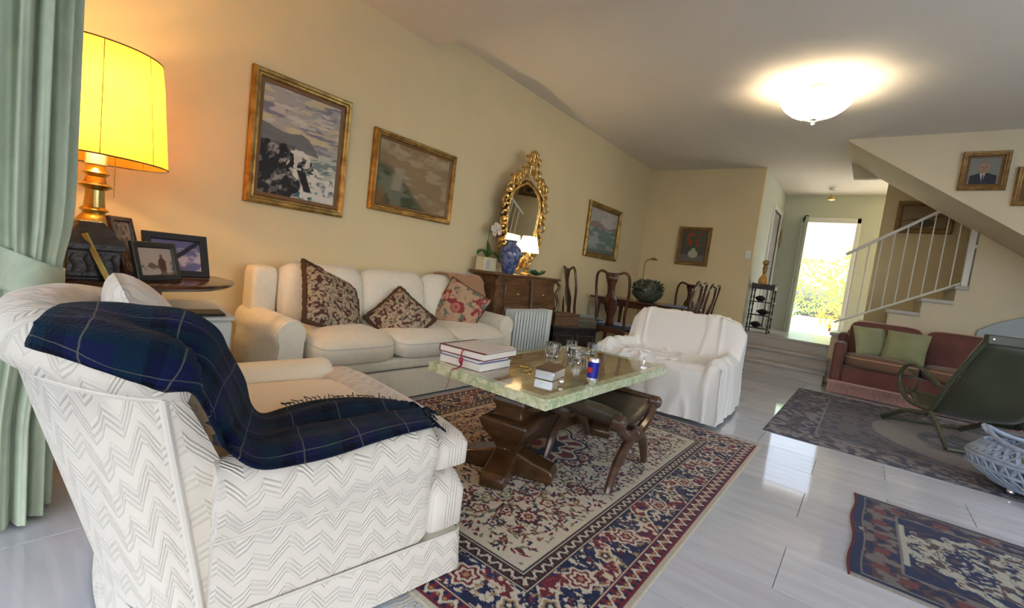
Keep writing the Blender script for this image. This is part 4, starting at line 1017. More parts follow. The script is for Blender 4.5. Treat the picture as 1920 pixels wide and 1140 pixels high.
def rosette(c, x, y, cx, cyy, r, cols, pet=8):
    m_ = (np.abs(x-cx) < r*1.2) & (np.abs(y-cyy) < r*1.2)
    if not m_.any(): return
    dx, dy = x[m_]-cx, y[m_]-cyy; d = np.sqrt(dx**2+dy**2)/r; a = np.arctan2(dy, dx); lim = .86+.14*np.cos(a*pet)
    sub = c[m_]
    for k, col in enumerate(cols):
        f = 1-k/len(cols); sub[d < lim*f] = col
    c[m_] = sub
def leafm(c, x, y, cx, cyy, L_, w_, ang, col):
    m_ = (np.abs(x-cx) < L_) & (np.abs(y-cyy) < L_)
    if not m_.any(): return
    dx, dy = x[m_]-cx, y[m_]-cyy; u = (dx*math.cos(ang)+dy*math.sin(ang))/L_*2; v = (-dx*math.sin(ang)+dy*math.cos(ang))/w_*2
    sub = c[m_]; sub[np.abs(v) < (1-u**2)*(.8+.3*u)] = col; c[m_] = sub
def curve(c, x, y, P, w_, col):
    for (ax, ay), (bx, by) in zip(P[:-1], P[1:]):
        m_ = (x > min(ax,bx)-w_) & (x < max(ax,bx)+w_) & (y > min(ay,by)-w_) & (y < max(ay,by)+w_)
        if not m_.any(): continue
        X_, Y_ = x[m_], y[m_]; L2 = (bx-ax)**2+(by-ay)**2+1e-12; t = np.clip(((X_-ax)*(bx-ax)+(Y_-ay)*(by-ay))/L2, 0, 1)
        d = np.hypot(X_-ax-t*(bx-ax), Y_-ay-t*(by-ay)); sub = c[m_]; sub[d < w_/2] = col; c[m_] = sub
def main_rug(x, y):
    w, h = x.max(), y.max(); c = np.zeros(x.shape+(3,))+CREAM; g = random.Random(11)
    xs = np.minimum(x, w-x); ys = np.minimum(y, h-y)      # fourfold symmetric design space
    hw, hh = w/2, h/2
    for k in range(10):                                     # spiral vines with leaves and palmettes
        cx, cyy = g.uniform(.45,hw), g.uniform(.45,hh); r = g.uniform(.09,.20); a0 = g.uniform(0,6.28); d = g.choice((-1,1))
        P = [(cx+r*(1-.6*t)*math.cos(a0+d*5*t), cyy+r*(1-.6*t)*math.sin(a0+d*5*t)) for t in np.linspace(0,1,26)]
        curve(c, xs, ys, P, .006, g.choice((SAGE*.6,TAN_,INK,NAV)))
        for q in range(2,26,2):
            px_, py_ = P[q]; leafm(c, xs, ys, px_+g.uniform(-.016,.016), py_+g.uniform(-.016,.016), g.uniform(.024,.040), g.uniform(.010,.015), g.uniform(0,6.28), g.choice((MAR,MAR,SAGE,NAV,INK,TAN_)))
    for k in range(900):
        cx, cyy = g.uniform(.36,hw+.02), g.uniform(.36,hh+.02); leafm(c, xs, ys, cx, cyy, g.uniform(.022,.044), g.uniform(.010,.018), g.uniform(0,6.28), g.choice((MAR,MAR,MAR*.7,NAV,SAGE,INK,TAN_*.7)))
    for k in range(34):
        rosette(c, xs, ys, g.uniform(.40,hw), g.uniform(.40,hh), g.uniform(.024,.042), [g.choice((MAR,NAV,SAGE)), CREAM, g.choice((MAR,TAN_,NAV))], g.choice((5,6,8)))
    for cx, cyy, r in ((hw-.05,hh-.28,.075),(.62,.52,.06),(.52,.80,.07),(hw-.30,.50,.055)):
        rosette(c, xs, ys, cx, cyy, r, [INK, MAR, CREAM, MAR, TAN_], 10)
    d0 = np.hypot((xs-hw)/1.25, ys-hh); a_ = np.arctan2(ys-hh, xs-hw); lim = .26+.03*np.cos(8*a_)
    for q, col in ((1,NAV),(.94,CREAM),(.88,MAR),(.62,CREAM),(.56,NAV),(.3,TAN_),(.15,MAR)): c[d0 < lim*q] = col
    sp = (d0 < lim*.86) & (d0 > lim*.64) & (np.sin(a_*16) > .2); c[sp] = CREAM
    # borders from the outside in: e = distance from the edge, s = running coordinate
    e = np.minimum(xs, ys); s_ = np.where(xs < ys, y, x)
    def bandc(a, b_, col): k = (e >= a) & (e < b_); c[k] = col; return k
    bandc(0,.022,CREAM*.85); bandc(.022,.028,MAR*.8)
    k = bandc(.028,.090,MAR)
    v = (e-.059)/.031; u = s_/.062; k2 = k & (np.abs(v-.55*np.sin(2*PI*u)) < .26); c[k2] = CREAM
    k2 = k & (np.hypot((np.mod(u+.25,.5)-.25)*.062, (np.abs(e-.059)-.019)*1.0) < .0085); c[k2] = NAV
    k2 = k & (np.hypot((np.mod(u,.5)-.25)*.062, (e-.059)) < .0065); c[k2] = TAN_
    bandc(.090,.096,CREAM); bandc(.096,.100,INK)
    k = bandc(.100,.262,NAV)
    u = s_/.36; v = (e-.181)/.081
    kk = k & (np.abs(v) < 1); ph = np.mod(u,1)
    kr = kk & ((np.abs(v-.75*np.cos(2*PI*u)) < .42)); c[kr] = MAR
    for off in (-.47,.47): c[kk & (np.abs(v-.75*np.cos(2*PI*u)-off) < .075)] = CREAM
    n1 = fbm(x*55, y*55, 77, 2); c[kk & (n1 > .64)] = CREAM; c[kk & (n1 < .34)] = NAV*1.5; c[kk & (np.abs(fbm(x*30, y*30, 7, 2)-.5) < .014)] = TAN_
    n_side = {}
    for i in range(int(max(w,h)/.18)+1):
        sc = .09+.18*i
        for side in range(4):
            cx, cyy = [(sc,.181),(sc,h-.181),(.181,sc),(w-.181,sc)][side]
            if not (.1 < cx < w-.1 and .1 < cyy < h-.1): continue
            big = i % 2 == 0
            rosette(c, x, y, cx, cyy, .062 if big else .040, [CREAM, MAR if big else NAV, CREAM, MAR, TAN_] if big else [CREAM, TAN_, NAV, CREAM], 6 if big else 5)
            for q in range(6):
                a = q*PI/3+.5; leafm(c, x, y, cx+.078*math.cos(a), cyy+.062*math.sin(a), .036, .014, a+1.2, [CREAM, TAN_, MAR][q % 3])
    bandc(.262,.266,INK); bandc(.266,.272,CREAM)
    k = bandc(.272,.322,INK); v = (e-.297)/.025; u = s_/.05
    c[k & (np.abs(v-.5*np.sin(2*PI*u)) < .30)] = CREAM; c[k & (np.hypot((np.mod(u,.5)-.25)*.05, (np.abs(e-.297)-.016)) < .005)] = MAR
    bandc(.322,.327,CREAM); bandc(.327,.333,INK)
    nz = (vnoise(x*160, y*160, 2)-.5)[..., None]*.10; return np.clip(c*(1+nz*2), 0, 1)
def soft_rug(cols, seed, border=.25, med=True):
    def f(x, y):
        w, h = x.max(), y.max(); xs = np.minimum(x, w-x); ys = np.minimum(y, h-y); e = np.minimum(xs, ys)
        c = np.zeros(x.shape+(3,))+cols[0]; n = fbm(xs*16, ys*16, seed, 3); c = mixc(c, cols[1], ss(.48,.56,n)); c = mixc(c, cols[2], ss(.58,.64,fbm(xs*22+5, ys*22, seed+2, 2)))
        if med:
            d = np.hypot((x-w/2)/(w*.33), (y-h/2)/(h*.26)); c = mixc(c, cols[3], ss(1.02,.98,d)*.8); c = mixc(c, cols[1], ss(.6,.56,d)*.7*ss(.4,.6,n))
        k = (e < border); s_ = np.where(xs < ys, y, x)
        cb = np.zeros_like(c)+cols[4]; cb = mixc(cb, cols[3], ss(.5,.55,fbm(x*24, y*24, seed+7, 2))*.8); cb = mixc(cb, cols[1], (np.abs(np.mod(e, border/3.2)) < .008)*1.); cb = mixc(cb, cols[5], (np.mod(s_, .09) < .03)*(np.abs(e-border*.5) < .04)*1.)
        c = np.where(k[..., None], cb, c); c = mixc(c, cols[3], (np.abs(e-border) < .006)*1.); return np.clip(c*(.94+.12*vnoise(x*120, y*120, 3)[..., None]), 0, 1)
    return f
def navy_rug(x, y):
    w, h = x.max(), y.max(); xs = np.minimum(x, w-x); ys = np.minimum(y, h-y); e = np.minimum(xs, ys)
    nv, br, cr_, rd = np.array([.014,.024,.080]), np.array([.07,.045,.05]), np.array([.40,.40,.34]), np.array([.25,.04,.05])
    c = np.zeros(x.shape+(3,))+nv
    # ivory medallion: stepped hexagon, long axis along y
    a, b_ = np.abs(x-w/2)/(w*.30), np.abs(y-h/2)/(h*.36); md = np.maximum(a, b_*.72+a*.55)
    md = md+.05*np.sign(np.sin(y*52))*(np.abs(a) > .2); k = md < .98; c[k] = cr_
    n = fbm(xs*26, ys*26, 5, 2); c[k & (n > .56)] = nv; c[k & (np.abs(n-.46) < .02)] = br*1.2; c[k & (fbm(xs*20+4, ys*20, 15, 2) > .62)] = br*1.3
    for q in (.25,-.25):
        kk = (np.abs(x-w/2) < w*.15) & (np.abs(y-h/2-q*h*.85) < h*.035); c[kk] = nv; c[kk & (fbm(x*60, y*60, 3, 2) > .6)] = cr_
    c[(np.abs(md-1.06) < .02)] = br; c[(np.abs(a) < .75) & (np.abs(b_-1.03) < .02)] = cr_; c[(np.abs(a) < .75) & (np.abs(b_-1.09) < .012)] = cr_
    s_ = np.where(xs < ys, y, x); k = (e < .17) & (e > .045); c[k] = br; nn = fbm(xs*30, ys*30, 9, 2); c[k & (nn > .57)] = [.16,.14,.14]; c[k & (nn < .40)] = nv; c[k & (np.mod(s_,.16) < .05) & (np.abs(e-.108) < .026)] = rd*.5+br*.5
    c[(e < .049) & (e > .040)] = [.20,.18,.17]; c[(e < .176) & (e > .168)] = [.18,.17,.17]; c[xs < .018] = [.30,.27,.24]; c[ys < .008] = rd; return np.clip(c*(.9+.2*vnoise(x*150, y*150, 3)[..., None]), 0, 1)
rug((.885,.43,0), 0, 2.585, 1.93, .004, main_rug, 'large cream and red floral rug with navy borders under the coffee table', fringe=((0,-1),(2.585,1)))
G_ = [np.array(c) for c in ((.115,.12,.15),(.065,.07,.10),(.15,.13,.125),(.26,.25,.25),(.05,.055,.09),(.13,.085,.08))]
rug((3.95,-2.3,0), math.radians(0), 2.40, 2.80, .010, soft_rug(G_, 31, .32), 'large grey blue rug with pale medallion under the green chair')
t = rug((3.13,-.085,0), math.radians(0), .0001+.98, 1.45, .005, navy_rug, 'small navy prayer size rug with ivory medallion at lower right', wave=.007)
t.rotation_euler = (0,0,PI); t.location = (3.145,-.085,0)
D_ = [np.array(c) for c in ((.20,.05,.05),(.10,.03,.04),(.30,.22,.16),(.36,.28,.22),(.14,.03,.04),(.30,.2,.12))]
rug((4.75,1.20,0), 0, 2.1, 1.75, .012, soft_rug(D_, 51, .25), 'dark red rug under the dining table')

# ------------------------------------------------------------------ coffee table
CT = thing('coffee_table', (2.365,1.385,0), 0, 'low coffee table with green onyx stone top on carved wooden trestle', 'table')
hx_, hy_ = .745, .375
b = B(); b.box((-hx_,-hy_,.408),(hx_,-hy_+.05,.456)); b.box((-hx_,hy_-.05,.408),(hx_,hy_,.456)); b.box((-hx_,-hy_+.05,.408),(-hx_+.05,hy_-.05,.456)); b.box((hx_-.05,-hy_+.05,.408),(hx_,hy_-.05,.456))
b.obj('stone_edge', M['onyx'], CT, smooth=False)
B().box((-hx_+.05,-hy_+.05,.412),(hx_-.05,hy_-.05,.4545)).obj('stone_top', M['onyxtop'], CT, smooth=False)
B().box((-.60,-.26,.395),(.60,.26,.409)).obj('sub_top', M['tablewood'], CT, smooth=False)
for px_ in (-.60,.45):
    b = B()
    Mp = Matrix.Translation((px_, -.11, 0)) @ Matrix.Rotation(math.radians(12), 4, 'Z')
    P4 = lambda r, z: [Mp @ Vector((sx*r, sy*r, z)) for sx, sy in ((-1,-1),(1,-1),(1,1),(-1,1))]
    lv = [(.05,.12),(.06,.145),(.075,.17),(.115,.235),(.125,.27),(.115,.285),(.075,.29),(.07,.33),(.085,.36),(.075,.385),(.10,.396)]
    vs = [v for r, z in lv for v in P4(r, z)]; fs = [(i*4+k, i*4+(k+1) % 4, i*4+4+(k+1) % 4, i*4+4+k) for i in range(len(lv)-1) for k in range(4)]+[(0,1,2,3), tuple(4*(len(lv)-1)+k for k in range(4))]
    b.add(vs, fs); b.obj('pedestal', M['tablewood'], CT, bevel=.006)
    for k in range(4):
        Mf = Mp @ Matrix.Rotation(math.radians(90*k+8), 4, 'Z')
        poly = [(.0,.012),(.235,.012),(.24,.05),(.225,.075),(.13,.10),(.06,.125),(0,.14)]
        vs = [Mf @ Vector((x, y_, z)) for y_ in (-.058,.058) for x, z in poly]; n = len(poly)
        B().add(vs, [tuple(range(n)), tuple(range(2*n-1,n-1,-1))]+[(i,(i+1) % n,n+(i+1) % n,n+i) for i in range(n)]).obj('foot', M['tablewood'], CT, bevel=.008)
B().box((-.55,-.085,.085),(.40,-.025,.20)).box((-.55,-.095,.19),(.40,-.015,.212)).obj('stretcher', M['tablewood'], CT, bevel=.006)
ZB = .4565
def book(loc, rz, w, d, h, cov, label, tt=.004, group='books on the coffee table'):
    t = thing('book', loc, rz, label, 'book', group)
    B().box((-w/2+.004,-d/2+.004,tt),(w/2-.004,d/2-.004,h-tt)).obj('pages', M['paper'], t, smooth=False)
    B().box((-w/2,-d/2,0),(w/2,d/2,tt)).box((-w/2,-d/2,h-tt),(w/2,d/2,h)).box((-w/2,d/2-.003,tt),(w/2,d/2,h-tt)).obj('cover', M[cov], t, smooth=False)
    return t
bz = ZB
book((1.835,1.625,bz), .06, .27,.28,.036,'whitecover','white hardback book at the bottom of the coffee table stack'); bz += .0365
book((1.83,1.63,bz), .03, .26,.27,.020,'bluegrey','thin blue grey book in the middle of the stack'); bz += .0205
bk = book((1.845,1.62,bz), .10, .31,.30,.038,'maroon','maroon bound album with white jacket on top of the book stack'); bz += .0385
B().box((-.135,-.151,.0376),(.15,.125,.0396)).obj('jacket', M['whitecover'], bk, smooth=False)
rb = thing('ribbon', (1.70,1.585,.50), 0, 'red ribbon hanging off the left side of the book stack', 'ribbon')
B().tube(catmull([(.02,.0,.052),(-.022,.0,.045),(-.036,-.01,.01),(-.04,-.02,-.02),(-.065,-.02,-.036),(-.09,.0,-.05),(-.085,.01,-.11),(-.095,.02,-.15)], 24), [.004]*8+[.007]*8+[.003]*8, n=5, flat=.4).obj('ribbon', M['ribbon'], rb)
B().ball((-.038,-.012,.0), .014, (1,.6,1.3)).obj('knot', M['ribbon'], rb)
t = thing('cigarette_box', (2.0,1.245,ZB), math.radians(12), 'silver and dark wood lidded box on the coffee table', 'box')
B().box((-.085,-.05,0),(.085,.05,.045)).obj('body', M['silver'], t, bevel=.002, bseg=1)
B().box((-.088,-.053,.045),(.088,.053,.056)).obj('lid', M['boxwood'], t, bevel=.003)
t = thing('silver_ball', (1.915,1.125,ZB), 0, 'small shiny silver ball beside the silver box', 'ornament'); B().ball((0,0,.016), .016, n=16, m=12).obj('ball', M['silver'], t)
t = thing('drink_can', (2.10,1.055,ZB), 0, 'slim blue and silver drink can on the coffee table edge', 'can')
t.scale = (1.12,1.12,1.12)
B().lathe([(.019,0),(.024,.006),(.0265,.012),(.0265,.036)], n=28).obj('lower_band', M['silver'], t)
B().lathe([(.0266,.030),(.0266,.104)], n=28).obj('label_band', mat('can_blue', (.02,.025,.30), .25, metal=.4), t)
B().lathe([(.0265,.098),(.0265,.112),(.0235,.118),(.0225,.121),(.001,.119)], n=28).obj('upper_band', M['silver'], t)
B().box((-.0272,-.010,.055),(-.0264,.012,.078)).ball((-.0266,.0,.067), .009, (.2,1,1), n=10, m=6).obj('red_mark', mat('can_red', (.45,.02,.02), .4), t)
for i, (x, y, r, h, lb) in enumerate(((2.45,1.53,.034,.072,'tall cut glass tumbler, leftmost of the crystal on the coffee table'),(2.56,1.60,.045,.055,'round cut crystal bowl behind the glass tumbler'),(2.66,1.47,.055,.045,'wide cut crystal ashtray in the middle of the coffee table'),(2.77,1.58,.036,.060,'faceted crystal candle holder beside the ashtray'),(2.50,1.38,.030,.05,'small crystal glass in front of the others'),(2.86,1.47,.03,.06,'crystal glass nearest the white covered armchair'))):
    t = thing('crystal_piece', (x,y,ZB), i, lb, 'glassware', 'cut crystal on the coffee table')
    h *= 1.4; r *= 1.15
    o = B().lathe([(r*.8,0),(r*.95,h*.15),(r,h*.5),(r*1.05,h),(r*.88,h*.98),(r*.80,h*.4),(r*.5,h*.22),(.001,h*.2)], n=10).obj('glass', M['glass'], t, smooth=False)
t = thing('wire_clip', (2.90,1.10,ZB), .5, 'small bent metal ornament near the right end of table', 'ornament')
B().tube(catmull([(-.012,0,.004),(-.018,0,.03),(-.01,0,.058),(.008,0,.062),(.014,0,.04),(.008,0,.004)], 18), .0028, n=6).box((-.03,-.02,0),(.03,.02,.004)).obj('wire', M['silver'], t)
t = thing('gold_bracelet', (1.985,1.42,ZB), 0, 'curved yellow gold bangle on the table in front of books', 'ornament')
B().tube([(.05*math.cos(a), .05*math.sin(a), .005) for a in np.linspace(-2.2,.9,16)], .005, n=6).obj('bangle', mat('bright_brass', (.9,.65,.15), .25, metal=.8), t)

# ------------------------------------------------------------------ curved X stool
XS = thing('x_frame_stool', (2.20,1.03,.011), math.radians(4), 'dark wood X frame stool with leather seat tucked under the table', 'stool')
for y, dx in ((-.20,-.03),(.20,.09)):
    hub = (dx*.5+.02, y, .225)
    for s_ in (-1,1):
        foot = (dx*1.0+s_*.265, y, .014); top_ = (dx*.3+.01-s_*-.29, y, .335)
        B().tube(catmull([foot,(dx+s_*.245,y,.05),(dx*.8+s_*.18,y,.14),(hub[0]+s_*.07,y,.215),hub], 14), np.linspace(.017,.03,14), n=8).obj('leg', M['stoolwood'], XS)
        B().tube(catmull([hub,(hub[0]+s_*.08,y,.232),(hub[0]+s_*.19,y,.27),(hub[0]+s_*.27,y,.335)], 12), np.linspace(.03,.022,12), n=8).obj('arm', M['stoolwood'], XS)
        B().lathe([(.001,-.034),(.022,-.033),(.034,-.02),(.034,.02),(.022,.033),(.001,.034)], M=Matrix.Translation((hub[0]+s_*.275,y,.345)) @ Matrix.Rotation(PI/2,4,'X'), n=16).obj('scroll', M['stoolwood'], XS)
    B().ball(hub, .042, (1,.8,1), n=14, m=10).obj('hub', M['stoolwood'], XS)
B().tube([(.05,-.2,.225),(.085,.2,.225)], .015, n=8).obj('stretcher', M['stoolwood'], XS)
Q = []
for x in np.linspace(-.27,.28,17):
    z = .275+.06*(x/.27)**2; Q.append([(x+.04,y,z-.012*math.cos(y/.2*PI/2)+.0) for y in np.linspace(-.185,.215,9)])
surf('seat', np.array(Q), M['leather'], XS, sharp=2).modifiers.new('s','SOLIDIFY').thickness = .022
B().tube([(-.235,-.19,.352),(-.225,-.1,.356),(-.21,.1,.356),(-.20,.20,.352)], [.03,.037,.037,.03], n=14).obj('bolster', M['leather'], XS)
B().tube([(.32,-.19,.35),(.34,.21,.35)], .018, n=10).obj('rail', M['stoolwood'], XS)

# ------------------------------------------------------------------ black low chest and boxes
LC = thing('low_chest', (4.34,2.74,0), math.radians(-28), 'low black lacquered chest beyond the radiator', 'chest')
B().box((0,0,.36),(.62,.28,.39)).box((-.015,-.015,.385),(.635,.295,.40)).obj('top', M['lacquer'], LC, bevel=.005)
B().box((.02,.02,.06),(.60,.26,.36)).obj('body', M['lacquer'], LC, bevel=.004)
for x0 in (.04,.32):
    d = B().box((x0,.008,.10),(x0+.26,.02,.33)).obj('door_panel', M['lacquer'], LC, bevel=.004)
    frame_ring('inlay', .22, .18, [(0,0),(0,-.003),(.006,-.003),(.006,0)], M['boxwood'], d).location = (x0+.13,.008,.125)
B().box((.0,0,0),(.62,.28,.06)).obj('plinth', M['lacquer'], LC, bevel=.004)
t = thing('wooden_box', (4.55,2.755,.40), math.radians(-28), 'brown wooden box on the left end of the black chest', 'box')
B().box((-.16,-.09,0),(.16,.09,.115)).obj('body', M['boxwood'], t, bevel=.004)
B().box((-.165,-.095,.118),(.165,.095,.15)).obj('lid', M['boxwood'], t, bevel=.004)
t = thing('trinket_chest', (4.775,2.60,.40), math.radians(-28), 'small dome lidded grey green chest on the black chest', 'box')
B().box((-.13,-.07,0),(.13,.07,.06)).obj('body', M['greybox'], t, bevel=.004)
B().lathe([(.07,-.13),(.07,.13)], M=Matrix.Translation((0,0,.062)) @ Matrix.Rotation(PI/2,4,'Y'), n=20, sx=.75).obj('lid', M['greybox'], t)
B().lathe([(.03,0),(.035,.004),(.01,.01)], M=Matrix.Translation((-.131,0,.055)) @ Matrix.Rotation(-PI/2,4,'Y'), n=14).obj('medallion', M['blackwood'], t)

# ------------------------------------------------------------------ dining table and chairs
DT = thing('dining_table', (6.25,2.43,.008), 0, 'dark mahogany dining table at the far end of the room', 'table')
B().box((-.47,-.68,.715),(.47,.68,.742)).obj('tabletop', M['darkwood'], DT, bevel=.008)
B().box((-.40,-.60,.64),(.40,.60,.715)).obj('apron', M['darkwood'], DT, smooth=False)
for x in (-.39,.39):
    for y in (-.58,.58): B().tube([(x,y,.70),(x,y,.5),(x,y,.25),(x,y,.0)], [.035,.03,.022,.024], n=8).obj('leg', M['darkwood'], DT)
def dining_chair(loc, rz, label, seat='navyseat'):
    """faces +x locally; backrest at the rear"""
    t = thing('dining_chair', loc, rz, label, 'chair', 'dining chairs round the table')
    V = [(.24,-.25,.42),(.24,.25,.42),(-.20,.20,.42),(-.20,-.20,.42)]; V += [(x,y,.465) for x,y,z in V]
    link_mesh('seat', V, [(0,1,2,3),(4,5,6,7),(0,1,5,4),(1,2,6,5),(2,3,7,6),(3,0,4,7)], M[seat], t, bevel=.015)
    b = B()
    for a_, c_ in (((.225,-.25,.36),(.25,.25,.43)),((-.21,-.2,.36),(-.185,.2,.43))): b.box(a_, c_)
    b.obj('seat_rail', M['darkwood'], t, bevel=.005)
    for s_ in (-1,1):
        B().tube(catmull([(.225,s_*.23,.42),(.245,s_*.245,.33),(.22,s_*.225,.14),(.235,s_*.235,.0)], 9), [.028,.032,.028,.022,.018,.016,.016,.02,.024], n=7).obj('leg', M['darkwood'], t)
        B().tube(catmull([(-.19,s_*.185,.44),(-.20,s_*.185,.2),(-.25,s_*.19,0)], 7), .018, n=7).obj('leg', M['darkwood'], t)
    P = [(-.19,-.185,.42),(-.215,-.18,.60),(-.235,-.205,.80),(-.26,-.21,.95),(-.28,-.195,1.05),(-.287,-.14,1.085),(-.285,-.07,1.06),(-.285,0,1.055),(-.285,.07,1.06),(-.287,.14,1.085),(-.28,.195,1.05),(-.26,.21,.95),(-.235,.205,.80),(-.215,.18,.60),(-.19,.185,.42)]
    B().tube(catmull(P, 43), .0165, n=7).obj('back_frame', M['darkwood'], t)
    pr = [(.055,.44),(.045,.50),(.04,.56),(.07,.64),(.085,.71),(.07,.78),(.042,.84),(.045,.92),(.07,1.0),(.085,1.05)]
    Q = []
    for w_, z in pr:
        x = -.19-.10*ss(.44,1.05,z)+.0; Q.append([(x,-w_,z),(x-.006,0,z),(x,w_,z)])
    surf('splat', np.array(Q), M['darkwood'], t, sharp=2).modifiers.new('s','SOLIDIFY').thickness = .014
    return t
ch0 = dining_chair((5.16,2.37,.008), .02, 'dining chair with its vase shaped back to the camera, nearest the black chest')
for (x, y, a, lb) in ((5.30,2.93,-.60,'dining chair nearest the long wall, half hidden behind the nearest chair'),
                      (7.05,2.20,PI,'dining chair on the far side of the table facing the camera'),
                      (5.64,1.86,PI/2,'left one of the two dining chairs at the hall end of the table'),
                      (6.34,1.88,PI/2,'right one of the two dining chairs, closest to the steps')):
    c = copy_tree(ch0); c.location = (x,y,.008); c.rotation_euler = (0,0,a); c['label'] = lb
t = thing('fruit_bowl', (6.22,2.46,.751), 0, 'dark green ceramic bowl filled with foliage on dining table', 'bowl')
t.scale = (1.3,1.3,1.3)
B().lathe([(.07,0),(.10,.01),(.15,.06),(.17,.10),(.165,.105),(.14,.06),(.001,.03)], n=24).obj('bowl', M['bowlgreen'], t)
foliage('foliage', (0,0,.15), (.17,.17,.09), 500, .032, M['bowlgreen'], t, 9)
t = thing('table_mat', (5.98,1.93,.751), .1, 'pale blue papers lying near the right end of dining table', 'paper')
B().box((-.15,-.13,0),(.15,.13,.012)).obj('paper', M['bluepaper'], t, smooth=False)
t = thing('floor_lamp', (7.25,2.98,0), 0, 'slim brass reading lamp standing in the far corner', 'lamp')
B().lathe([(.11,0),(.11,.012),(.03,.02)], n=20).obj('base', M['brass'], t)
B().tube([(0,0,.02),(0,0,1.32),(0,-.02,1.38),(0,-.10,1.42)], .008, n=6).obj('pole', M['brass'], t)
B().lathe([(.012,.03),(.045,0),(.04,-.012),(.010,.012)], (0,-.13,1.41), n=16, sy=1.6).obj('lamp_shade', M['brass'], t)

# ------------------------------------------------------------------ etagere on the hall platform
ET = thing('etagere', (7.78,1.27,ZP), 0, 'small black turned wood shelf stand at the top of the steps', 'shelf')
for z in (.06,.26,.46,.66): B().box((-.12,-.155,z-.008),(.12,.155,z+.008)).obj('shelf', M['blackwood'], ET, bevel=.003)
B().box((-.12,-.155,.66),(.12,.155,.73)).obj('drawer_box', M['blackwood'], ET, bevel=.003)
for x in (-.105,.105):
    for y in (-.14,.14):
        B().tube([(x,y,z) for z in np.linspace(0,.74,22)], [.009+.006*(k % 3 == 0) for k in range(22)], n=7).obj('post', M['blackwood'], ET)
for z in (.06,.26,.46,.70):
    B().tube([(-.115,-.16,z),(-.115,-.20,z+.008)], .008, n=6).obj('post_highlight', M['silver'], ET)  # silver pegs standing in for white highlights on the posts
for z, y0, w_ in ((.07,.04,.09),(.268,-.03,.10),(.468,.03,.08)):
    t = thing('ornament', (7.78,1.27+y0,ZP+z), 0, {.07:'dark low ornament on the bottom shelf of the stand',.268:'dark dish on the middle shelf of the stand',.468:'dark figure on the upper shelf of the stand'}[z], 'ornament', 'ornaments on the shelf stand')
    B().lathe([(.03,0),(.05,.015),(w_,.05),(w_*.6,.075),(.015,.09)], n=14, sx=.8).obj('body', M['blackwood'], t)
t = thing('bottle', (7.76,1.30,ZP+.735), 0, 'amber and gold bottle standing on top of the shelf stand', 'bottle')
B().lathe([(.06,0),(.07,.02),(.065,.08),(.035,.12),(.026,.15)], n=16).obj('body', M['amber'], t)
B().lathe([(.027,.15),(.03,.19),(.038,.24),(.025,.28),(.045,.30),(.045,.34),(.02,.36)], n=12).obj('stopper', M['golddull'], t)

# ------------------------------------------------------------------ ceiling lamps
CLp = thing('ceiling_lamp', (4.83,.63,HC), 0, 'glowing round crystal bowl lamp close under the ceiling', 'lamp')
B().lathe([(.02,0),(.07,-.004),(.07,-.02),(.02,-.03)][::-1], n=24).obj('canopy', M['brass'], CLp)
B().tube([(0,0,-.02),(0,0,-.28)], .007, n=8).obj('stem', M['brass'], CLp)
pr = [(.02,-.285),(.06,-.278),(.12,-.262),(.18,-.235),(.23,-.195),(.262,-.155),(.275,-.125),(.28,-.12)]
b = B().lathe(pr, n=160, cap=False)
b.V = [(x*(1+.016*math.cos(40*math.atan2(y, x))), y*(1+.016*math.cos(40*math.atan2(y, x))), z) for x, y, z in b.V]
o = b.obj('glass_bowl', M['bowlglass'], CLp)
for k in range(40):
    a = 2*PI*k/40; B().ball((.281*math.cos(a),.281*math.sin(a),-.118), .008, n=6, m=4).obj('bead', M['glass'], CLp)
B().tube([(.095*math.cos(a),.095*math.sin(a),-.272) for a in np.linspace(0,2*PI,40)[:-1]], .004, n=6, closed=True).obj('ring', M['brass'], CLp)
B().lathe([(.004,-.335),(.02,-.325),(.012,-.31),(.035,-.30),(.045,-.285),(.02,-.28)], n=18).obj('finial', M['glass'], CLp)
for a in (0,2.1,4.2): B().ball((.10*math.cos(a),.10*math.sin(a),-.13), .028).obj('bulb', M['bulb'], CLp)
for a in (1.0,3.1,5.2): light('ceiling_lamp_light', 'POINT', (4.83+.10*math.cos(a),.63+.10*math.sin(a),HC-.19), 7, (1,.80,.54), r=.03)
HL = thing('hall_lamp', (9.05,.73,HC), 0, 'small metal spot lamp on the hall ceiling', 'lamp')
B().lathe([(.001,-.028),(.055,-.026),(.06,0),(.001,0)], n=20).obj('canopy', M['silver'], HL)
B().tube([(0,0,-.02),(0,0,-.12)], .008).obj('stem', M['silver'], HL)
B().lathe([(.02,-.115),(.045,-.15),(.05,-.19),(.03,-.20)], n=16).obj('spot_head', M['brass'], HL)

# ------------------------------------------------------------------ pink sofa with cushions
PS = thing('pink_sofa', (6.92,-.56,0), 0, 'faded pink velvet two seat sofa in front of the staircase', 'sofa')
B().box((-.36,-.70,.14),(.30,.70,.34)).obj('base', M['pink'], PS, bevel=.02)
B().box((.20,-.72,.14),(.34,.72,.76)).obj('backrest', M['pink'], PS, bevel=.04, bseg=4)
for s_ in (-1,1):
    a = B().box((-.37,s_*.70,.14),(.30,s_*.81,.60)).box((.0,s_*.70,.14),(.32,s_*.80,.70)).obj('arm', M['pink'], PS, bevel=.035, bseg=4)
for k in (0,1):
    y = .36-.70*k
    o, rg = pillow('seat_cushion', .60, .67, .17, M['pinkseat'], PS, n=16, edge=.3, loc=(-.09,y,.41), band=.08); ringtube('piping', [(p[0],p[1],.04) for p in rg], .006, M['pinkpipe'], o)
    o, rg = pillow('back_cushion', .46, .68, .17, M['pink'], PS, n=16, edge=.35, loc=(.13,y,.64), rot=(0,math.radians(-80),0), band=.04); ringtube('piping', rg, .006, M['pinkpipe'], o)
B().box((-.385,-.82,.135),(-.365,.82,.155)).obj('fringe_braid', M['fringe'], PS, smooth=False)
